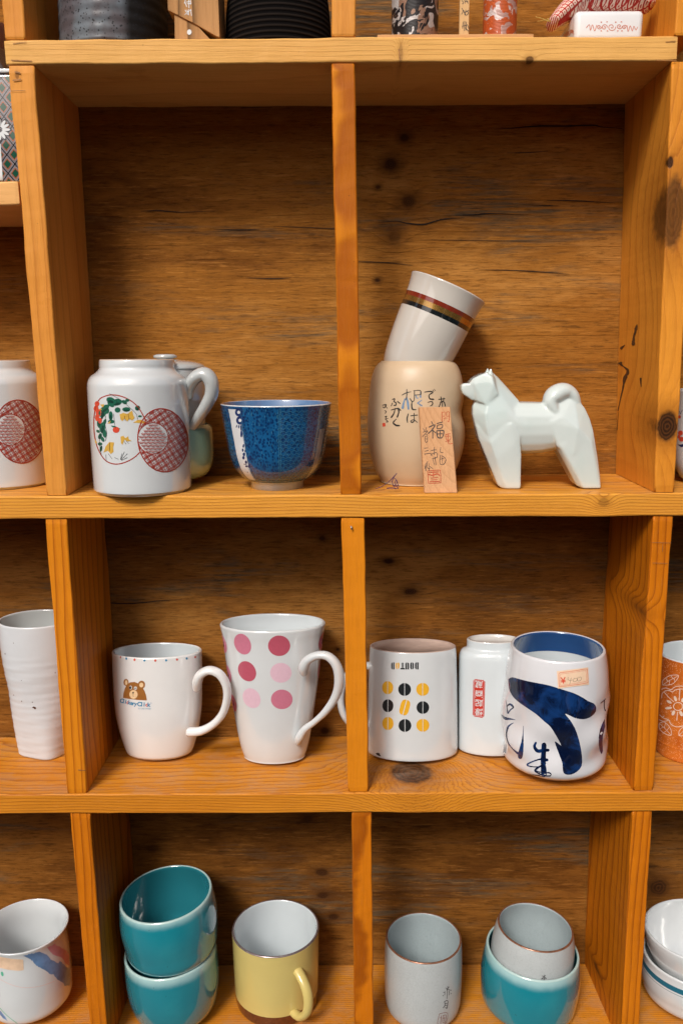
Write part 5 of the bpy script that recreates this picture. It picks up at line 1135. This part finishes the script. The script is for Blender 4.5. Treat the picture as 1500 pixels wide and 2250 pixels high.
# ------------------------------------------------------------------ top row
def top_items():
    zs = ZA
    q = N('speckled_ash_glaze'); P = q.coord('Object')
    v = q.n('ShaderNodeTexVoronoi', feature='F1'); q.put(v.inputs['Vector'], P); v.inputs['Scale'].default_value = 330
    sp = q.M('MULTIPLY', q.M('SUBTRACT', 1, q.step(v.outputs[0], .22, .36)), q.step(q.noise(P, 190, 2), .44, .56))
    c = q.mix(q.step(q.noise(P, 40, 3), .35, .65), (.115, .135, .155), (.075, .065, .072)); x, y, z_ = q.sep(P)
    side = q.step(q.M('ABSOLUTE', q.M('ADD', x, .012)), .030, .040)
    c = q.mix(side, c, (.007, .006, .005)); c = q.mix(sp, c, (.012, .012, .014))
    AG = q.done(c, .55, q.bump(q.noise(P, 120, 3), .0006), coat=.05, spec=.25)
    def ribs(t, r, h): return r*(1+.006*sin(h*2*pi/.0105))
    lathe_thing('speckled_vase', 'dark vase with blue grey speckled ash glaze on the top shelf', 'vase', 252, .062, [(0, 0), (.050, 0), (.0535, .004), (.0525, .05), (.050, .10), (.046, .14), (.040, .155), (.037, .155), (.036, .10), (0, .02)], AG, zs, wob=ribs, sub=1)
    q = N('black_ribbed_fabric'); P = q.coord('Object'); h = q.sep(P)[2]
    s = q.M('SINE', q.M('MULTIPLY', h, 2*pi/.0048)); c = q.mix(q.step(s, -.2, .9), (.003, .0025, .0025), (.016, .012, .010))
    BR = q.done(c, .95, q.bump(s, .0004), coat=0, spec=.05)
    lathe_thing('ribbed_black_pot', 'round black ribbed pot on the top shelf, left of the middle strip', 'pot', 612, .066, [(0, 0), (.048, 0), (.0520, .004), (.0530, .02), (.0515, .045), (.047, .07), (.040, .09), (.028, .10), (0, .101)], BR, zs, sub=6)
    # block of scorched wood with its diagonal cut
    m_ = wood('scorched_cedar', 2, (0.50, 0.27, 0.11), (0.36, 0.17, 0.06), (0.02, 0.009, 0.004), 300, 1.0, fine=.3, rmask=(-.2, -.1), seed=50, coat=0, rough=.7)
    y0 = .022; a = at(370, 0, y0); b = at(505, 0, y0); zt = .73
    root = empty('carved_wood_block', Matrix.Translation(((a.x+b.x)/2, y0+.02, zs)), 'scorched cedar block with a slanting cut and white characters on the top shelf', 'wood block')
    def prism(name, poly, ya, yb):
        vs = [Vector((p.x, ya, p.z)) for p in poly]+[Vector((p.x, yb, p.z)) for p in poly]; n = len(poly)
        fs = [tuple(reversed(range(n))), tuple(range(n, 2*n))]+[(i, (i+1) % n, n+(i+1) % n, n+i) for i in range(n)]
        o = mk(name, vs, fs, m_, root, smooth=False); bv = o.modifiers.new('b', 'BEVEL'); bv.width = .0006; bv.segments = 2; return BVHTree.FromPolygons(vs, fs)
    k = Z(4.054, 360, 0)
    hi = lambda x: Vector((at(*k(x, 0), y0).x, 0, zt))
    up = prism('upper_block', [at(*k(37, 90), y0), at(*k(300, 225), y0), at(*k(470, 325), y0), at(*k(500, 335), y0), hi(480), hi(37)], y0, y0+.045)
    p0 = at(*k(95, 150), y0+.002); p0b = at(*k(95, 300), y0+.002); p0b.z = zs+.0003
    pr = at(*k(470, 325), y0+.002)
    lw = prism('lower_block', [p0b, Vector((pr.x, 0, zs+.0003)), Vector((pr.x, 0, zs+.0008)), at(*k(300, 230), y0+.002), at(*k(95, 125), y0+.002)], y0+.002, y0+.04)
    side = [hi(480), hi(585), at(*k(585, 320), y0)]; 
    decal('white_character', up, root, WHITE, rough=.3, strokes=[([k(*p) for p in s_], 1.5) for s_ in ([(195, 0), (185, 30)], [(190, 20), (205, 60)], [(205, 20), (240, 12)], [(225, -10), (225, 70)], [(210, 35), (245, 30)], [(240, 5), (240, 40)], [(192, 90), (200, 105)], [(190, 130), (205, 115)], [(210, 90), (212, 130)], [(225, 85), (222, 135)], [(212, 105), (225, 100)], [(240, 85), (248, 140)], [(230, 95), (245, 92)])], off=.0003)
    decal('white_dot', lw, root, WHITE, polys=[[k(*p) for p in blob(228, 287, 20, 24, 0, 16)]], off=.0004, step=4)
    # thin plinth carrying the brocade rolls and a slip of wood
    pw = wood('plinth_pale', 0, (.62, .34, .15), (.54, .27, .10), (.4, .18, .06), 200, .3, fine=.2, seed=61, coat=0, rough=.6)
    xa_, xb_ = at(829, 77, .008).x, at(1171, 77, .008).x
    pl = empty('thin_plinth', Matrix.Translation(((xa_+xb_)/2, .04, zs)), 'thin wooden base board under the two brocade rolls', 'board')
    PH = .0052; a8 = [(xa_, .008, zs+.0003), (xa_, .008, zs+PH), (xa_, .085, zs+PH), (xa_, .085, zs+.0003)]
    board('plank', a8, [(xb_, *p[1:]) for p in a8], pw, pl, n=20, jit=.0002, ch=.0006)
    zp = zs+PH+.0004
    def brocade(name, bgc, c1, c2, sc):
        q = N(name); P = q.coord('Object'); n1 = q.noise(P, sc, 2, .5, 1.6); n2 = q.noise(P, sc*.8, 1, .4, .8)
        x, y, z_ = q.sep(P); wv = q.M('MULTIPLY_ADD', q.M('SINE', q.M('MULTIPLY', z_, 5200)), .5, .5)
        f = q.M('MULTIPLY', q.M('GREATER_THAN', n1, .5), q.M('MULTIPLY_ADD', wv, .35, .65)); edge = q.M('LESS_THAN', q.M('ABSOLUTE', q.M('SUBTRACT', n1, .515)), .018)
        c = q.mix(f, bgc, q.mix(q.M('GREATER_THAN', n2, .50), c1, c2)); c = q.mix(edge, c, bgc)
        return q.done(c, .38, q.bump(wv, .0003), coat=0, metal=q.M('MULTIPLY', f, .25))
    for nm, xl, xr, mat, lab in (('brocade_roll', 860, 962, brocade('black_silver_brocade', (.010, .009, .012), (.72, .70, .70), (.42, .25, .17), 75), 'black and silver leaf brocade roll on the thin wooden board'),
                                 ('brocade_roll', 1061, 1134, brocade('orange_brocade', (.55, .10, .02), (.76, .72, .72), (.52, .38, .36), 70), 'slimmer orange and pink brocade roll on the thin wooden board')):
        yc = .045; A, B_ = at(xl, 40, yc), at(xr, 40, yc); r = (B_.x-A.x)/2; M_ = frame(Vector(((A.x+B_.x)/2, yc, zp)))
        o, bv = lathe(nm, [(r-.0008, 0), (r, .001), (r, .12), (r-.001, .121)], M_, mat, None, 80, origin=M_.translation)
        tag(o, lab, 'fabric roll', 'brocade rolls')
    yc = .04; A, B_ = at(1009, 40, yc), at(1030, 40, yc); sw = wood('slip_wood', 2, (.66, .42, .20), (.56, .33, .14), (.45, .24, .09), 500, .4, fine=.2, seed=66, coat=0, rough=.6)
    sr = empty('writing_slip', Matrix.Translation(((A.x+B_.x)/2, yc, zp)), 'narrow upright wooden slip with ink writing between the brocade rolls', 'wooden slip')
    a8 = [(A.x, yc, zp), (B_.x, yc, zp), (B_.x, yc+.004, zp), (A.x, yc+.004, zp)]
    board('slip', a8, [(p[0], p[1], .72) for p in a8], sw, sr, n=10, jit=.0001, ch=.0004)
    k = Z(4.167, 820, 0)
    decal('ink_writing', None, sr, BI, rough=.3, strokes=[([k(*p) for p in s_], 1.4) for s_ in ([(810, 5), (825, 25), (812, 35)], [(835, 0), (838, 30)], [(850, 5), (865, 30)], [(842, 12), (862, 8)], [(808, 75), (820, 100), (806, 130)], [(825, 95), (835, 135)], [(845, 90), (840, 140)], [(855, 100), (868, 120), (850, 140)], [(830, 115), (870, 95)], [(820, 200), (815, 260)], [(835, 195), (832, 280)], [(850, 200), (846, 275)], [(858, 225), (872, 262)], [(812, 240), (850, 232)], [(840, 255), (868, 285)])], put=lambda x, y, o: at(x, y, yc-o))
    # porcelain box with the patterned cushion
    POR = glaze('box_porcelain', (.77, .77, .77)); k = Z(4.412, 1160, 0)
    def rbox(name, x0, x1, y0_, y1_, z0, z1, mat, parent, rad=.006, tp=0.0):
        bm = bmesh.new(); bmesh.ops.create_cube(bm, size=1)
        for v in bm.verts:
            top = v.co.z > 0; v.co = Vector((x0 if v.co.x < 0 else x1, y0_ if v.co.y < 0 else y1_, z0 if not top else z1))
            if top: v.co.x += tp*(-1 if v.co.x < (x0+x1)/2 else 1)
        bmesh.ops.bevel(bm, geom=bm.edges[:], offset=rad, segments=5, profile=.5, affect='EDGES')
        vs = [v.co.copy() for v in bm.verts]; bm.verts.index_update(); fs = [tuple(v.index for v in f.verts) for f in bm.faces]; bm.free()
        return mk(name, vs, fs, mat, parent), BVHTree.FromPolygons(vs, fs)
    yb0 = .014; xl = at(*k(455, 300), yb0).x; xr = at(*k(1110, 300), yb0).x; ztop = at(*k(700, 90), yb0).z
    br = empty('porcelain_box', Matrix.Translation(((xl+xr)/2, .045, zs)), 'white porcelain box with coral scrollwork at the right end of the top shelf', 'box')
    o, bv = rbox('box_body', xl, xr, yb0, .085, zs+.0004, ztop, POR, br, .0055, .001)
    CR_ = flat('coral_scroll', (.60, .16, .08), .3, .4)
    def spiral(cx, cy, r, d=1, n=1.6, ph=0): return [(cx+r*(1-i/18)*cos(ph+d*n*2*pi*i/18), cy+r*(1-i/18)*sin(ph+d*n*2*pi*i/18)) for i in range(17)]
    sc = [([k(*p) for p in s_], 1.4) for s_ in (spiral(805, 262, 40, 1), spiral(735, 265, 30, -1), spiral(685, 260, 24, 1), spiral(880, 255, 28, 1), spiral(930, 265, 24, -1), [(560, 270), (590, 240), (600, 295), (620, 240), (640, 300), (660, 245)], [(955, 250), (965, 305), (985, 250), (1005, 300), (1020, 255), (1040, 290), (1055, 262)])]
    decal('scrollwork', bv, br, CR_, strokes=sc, polys=[[k(*p) for p in blob(x, y, 8, 6, 0, 8)] for x, y in ((705, 215), (760, 212), (845, 215), (900, 212), (705, 300), (765, 300), (865, 300), (905, 300))], step=4)
    decal('scrollwork', bv, br, CR_, strokes=[([k(*p) for p in s_], 1.4) for s_ in (spiral(385, 320, 22), spiral(415, 305, 18, -1), [(345, 355), (355, 330), (365, 360), (375, 335)], [(425, 320), (432, 290), (438, 330)])])
    q = N('red_shibori_cloth'); P = q.coord('Object'); x, y, z_ = q.sep(P)
    u = q.M('ADD', q.M('MULTIPLY', x, 215), q.M('MULTIPLY', q.M('ADD', z_, q.M('MULTIPLY', y, .5)), 230)); v_ = q.M('SUBTRACT', q.M('MULTIPLY', x, 215), q.M('MULTIPLY', q.M('ADD', z_, q.M('MULTIPLY', y, .5)), 230))
    fu = q.M('ABSOLUTE', q.M('SUBTRACT', q.M('FRACT', q.M('MULTIPLY', u, .72)), .5)); fv = q.M('ABSOLUTE', q.M('SUBTRACT', q.M('FRACT', q.M('MULTIPLY', v_, .72)), .5)); mx = q.M('MAXIMUM', fu, fv)
    sq = q.M('MULTIPLY', q.M('LESS_THAN', mx, .36), q.M('GREATER_THAN', mx, .13))
    CL = q.done(q.mix(sq, (.42, .022, .016), (.76, .60, .50)), .85, q.bump(q.noise(P, 500, 2), .0006), coat=0)
    # cushion: a soft roll sagging over the box
    pts = []; ct = [(232, 235, 48, .030), (300, 165, 66, .034), (400, 85, 90, .040), (520, 20, 100, .046), (700, -10, 92, .05), (900, -15, 94, .05), (1050, -8, 92, .046), (1150, 8, 82, .042), (1185, -30, 50, .04)]
    Pp = [at(*k(x_, y_), yy) for x_, y_, r, yy in ct]; sc_ = .88/F/4.412
    o = tube('red_cushion', Pp, [r*sc_ for _, _, r, _ in ct], CL, None, 1.9, 28, 6, dirn=Vector((0, 1, 0)), origin=Pp[4])
    tag(o, 'soft red and white patterned cloth cushion draped over the porcelain box', 'cushion')
    gm = flat('gold_thread', (.62, .45, .12), .4, 0, metal=.4)
    e0 = at(*k(225, 205), .03); tr = empty('gold_tassel', Matrix.Translation(e0), 'wisp of gold thread sticking out left of the red cushion', 'tassel')
    for i, pp in enumerate(([(232, 210), (180, 195), (130, 180), (70, 162)], [(232, 212), (170, 200), (110, 204), (88, 206)], [(228, 208), (200, 195), (185, 178), (195, 182)], [(230, 206), (190, 205), (150, 190), (110, 170)])):
        tube('thread', [at(*k(*p), .03-i*.0004) for p in pp], [.00030, .00028, .00025, .0002], gm, tr, 1, 6, 3, dirn=Vector((0, 1, 0)))
    # lattice caddy on the small shelf at the left, lacquer piece above it
    q = N('lattice_porcelain'); P = q.coord('Object'); x, y, z_ = q.sep(P)
    u = q.M('ADD', q.M('MULTIPLY', x, 70), q.M('MULTIPLY', z_, 58)); v_ = q.M('SUBTRACT', q.M('MULTIPLY', x, 70), q.M('MULTIPLY', z_, 58))
    fu = q.M('ABSOLUTE', q.M('SUBTRACT', q.M('FRACT', u), .5)); fv = q.M('ABSOLUTE', q.M('SUBTRACT', q.M('FRACT', v_), .5)); mx = q.M('MAXIMUM', fu, fv)
    c = q.mix(q.M('LESS_THAN', mx, .24), (.012, .012, .020), (.012, .075, .045))
    def band(a, b): return q.M('MULTIPLY', q.M('GREATER_THAN', mx, a), q.M('LESS_THAN', mx, b))
    c = q.mix(band(.26, .31), c, (.48, .15, .07)); c = q.mix(band(.34, .37), c, (.42, .40, .42)); c = q.mix(band(.41, .44), c, (.42, .40, .42))
    LAT = q.done(c, .15, None, coat=.6)
    zl_ = at(20, 397, 0).z; y1 = .010; xr = at(52, 260, y1).x
    lc = empty('lattice_caddy', Matrix.Translation((xr-.04, .05, zl_)), 'tea caddy with dark green lattice and a white daisy at the left edge', 'caddy')
    rz = at(20, 158, y1).z
    o, bv = rbox('caddy_body', xr-.085, xr, y1, .09, zl_+.0004, rz-.001, LAT, lc, .003)
    rbox('white_rim', xr-.086, xr+.001, y1-.001, .091, rz-.001, rz+.003, WHITE, lc, .0012)
    k = Z(5.357, 0, 60)
    pet = []
    for a in range(-90, 271, 30):
        c_, s_ = cos(radians(a)), sin(radians(a)); pet.append([k(*p) for p in blob(5+72*c_, 1205+78*s_, 58, 21, a, 14)])
    decal('daisy', bv, lc, INK, polys=[[((x-k(5, 1205)[0])*1.07+k(5, 1205)[0], (y-k(5, 1205)[1])*1.07+k(5, 1205)[1]) for x, y in blob_] for blob_ in [pt for pt in pet]], off=.0002, step=5)
    decal('daisy', bv, lc, WHITE, polys=[[(k(5+72*cos(radians(a))+(0), 0)[0]+(x-k(5+72*cos(radians(a)), 0)[0])*.86, k(0, 1205+78*sin(radians(a)))[1]+(y-k(0, 1205+78*sin(radians(a)))[1])*.82) for x, y in pt] for a, pt in zip(range(-90, 271, 30), pet)], off=.0004, step=5)
    decal('white_panel', bv, lc, WHITE, polys=[[k(*p) for p in [(-60, 1360), (12, 1375), (40, 1830), (-60, 1830)]]], off=.0003)
    LQ = glaze('dark_lacquer', (.05, .010, .014), c2=(.012, .010, .03), rough=.12, specks=0)
    zc = rz+.0034
    lathe_thing('lacquer_cup', 'dark lacquer cup on top of the lattice caddy, almost out of view', 'cup', -14, .05, [(0, 0), (.016, 0), (.017, .003), (.024, .02), (.027, .035), (.0275, .045), (.026, .045), (.025, .03), (0, .008)], LQ, zc, sub=3)
def lathe_thing(name, label, cat, px, yc, prof, mat, zs, wob=None, sub=1):
    x = at(px, 80, yc).x; M_ = frame(Vector((x, yc, zs+.0003)))
    P = prof if sub == 1 else prof[:1]+catmull(prof[1:], sub)
    if wob:
        P = []
        for (r0, h0), (r1, h1) in zip(prof, prof[1:]):
            n = max(1, int(abs(h1-h0)/.0012)); P += [(r0+(r1-r0)*i/n, h0+(h1-h0)*i/n) for i in range(n)]
        P.append(prof[-1])
    o, bv = lathe(name, P, M_, mat, None, 96, wob=wob, origin=M_.translation); tag(o, label, cat); return o
top_items()

# ------------------------------------------------------------------ the street side the glazes mirror: ground, and gapped dark boards added for the glaze reflections
gq = N('paved_ground'); gp = gq.coord('Object'); GND = gq.done(gq.mix(gq.noise(gp, 3, 5), (.09, .088, .082), (.14, .135, .125)), .9)
mk('ground', [(-60, -60, 0), (60, -60, 0), (60, 60, 0), (-60, 60, 0)], [(0, 1, 2, 3)], GND, origin=Vector((0, 0, 0)), smooth=False)
g = bpy.data.objects['ground']; g.location.z = -1.15; g['kind'] = 'structure'
# legs that carry the unit to the ground
for x in (-0.55, 0.55):
    board('leg', [(x-.02, .01, -1.15), (x+.02, .01, -1.15), (x+.02, .13, -1.15), (x-.02, .13, -1.15)], [(x-.02, .01, -.534), (x+.02, .01, -.534), (x+.02, .13, -.534), (x-.02, .13, -.534)], W_low, SH, n=6)

# unseen dark boards added to block low sky and streak the glaze reflections
DW = wood('screen_boarding', 2, (.07, .05, .035), (.04, .027, .02), (.02, .014, .01), 60, .5, rough=.8, coat=0)
ow = empty('reflection_screen', Matrix.Translation((0, -3.4, -1.15)), 'unseen dark boarded stall fronts across the lane, mirrored in the glazes', 'screen')
for x0, x1 in [(-6.5, -2.6), (-2.52, .76), (.94, 1.06), (1.14, 2.5), (2.78, 6.5)]:
    board('front_panel', [(x0, -3.4, -1.15), (x1, -3.4, -1.15), (x1, -3.34, -1.15), (x0, -3.34, -1.15)], [(x0, -3.4, 1.1), (x1, -3.4, 1.1), (x1, -3.34, 1.1), (x0, -3.34, 1.1)], DW, ow, n=4, ch=.004)
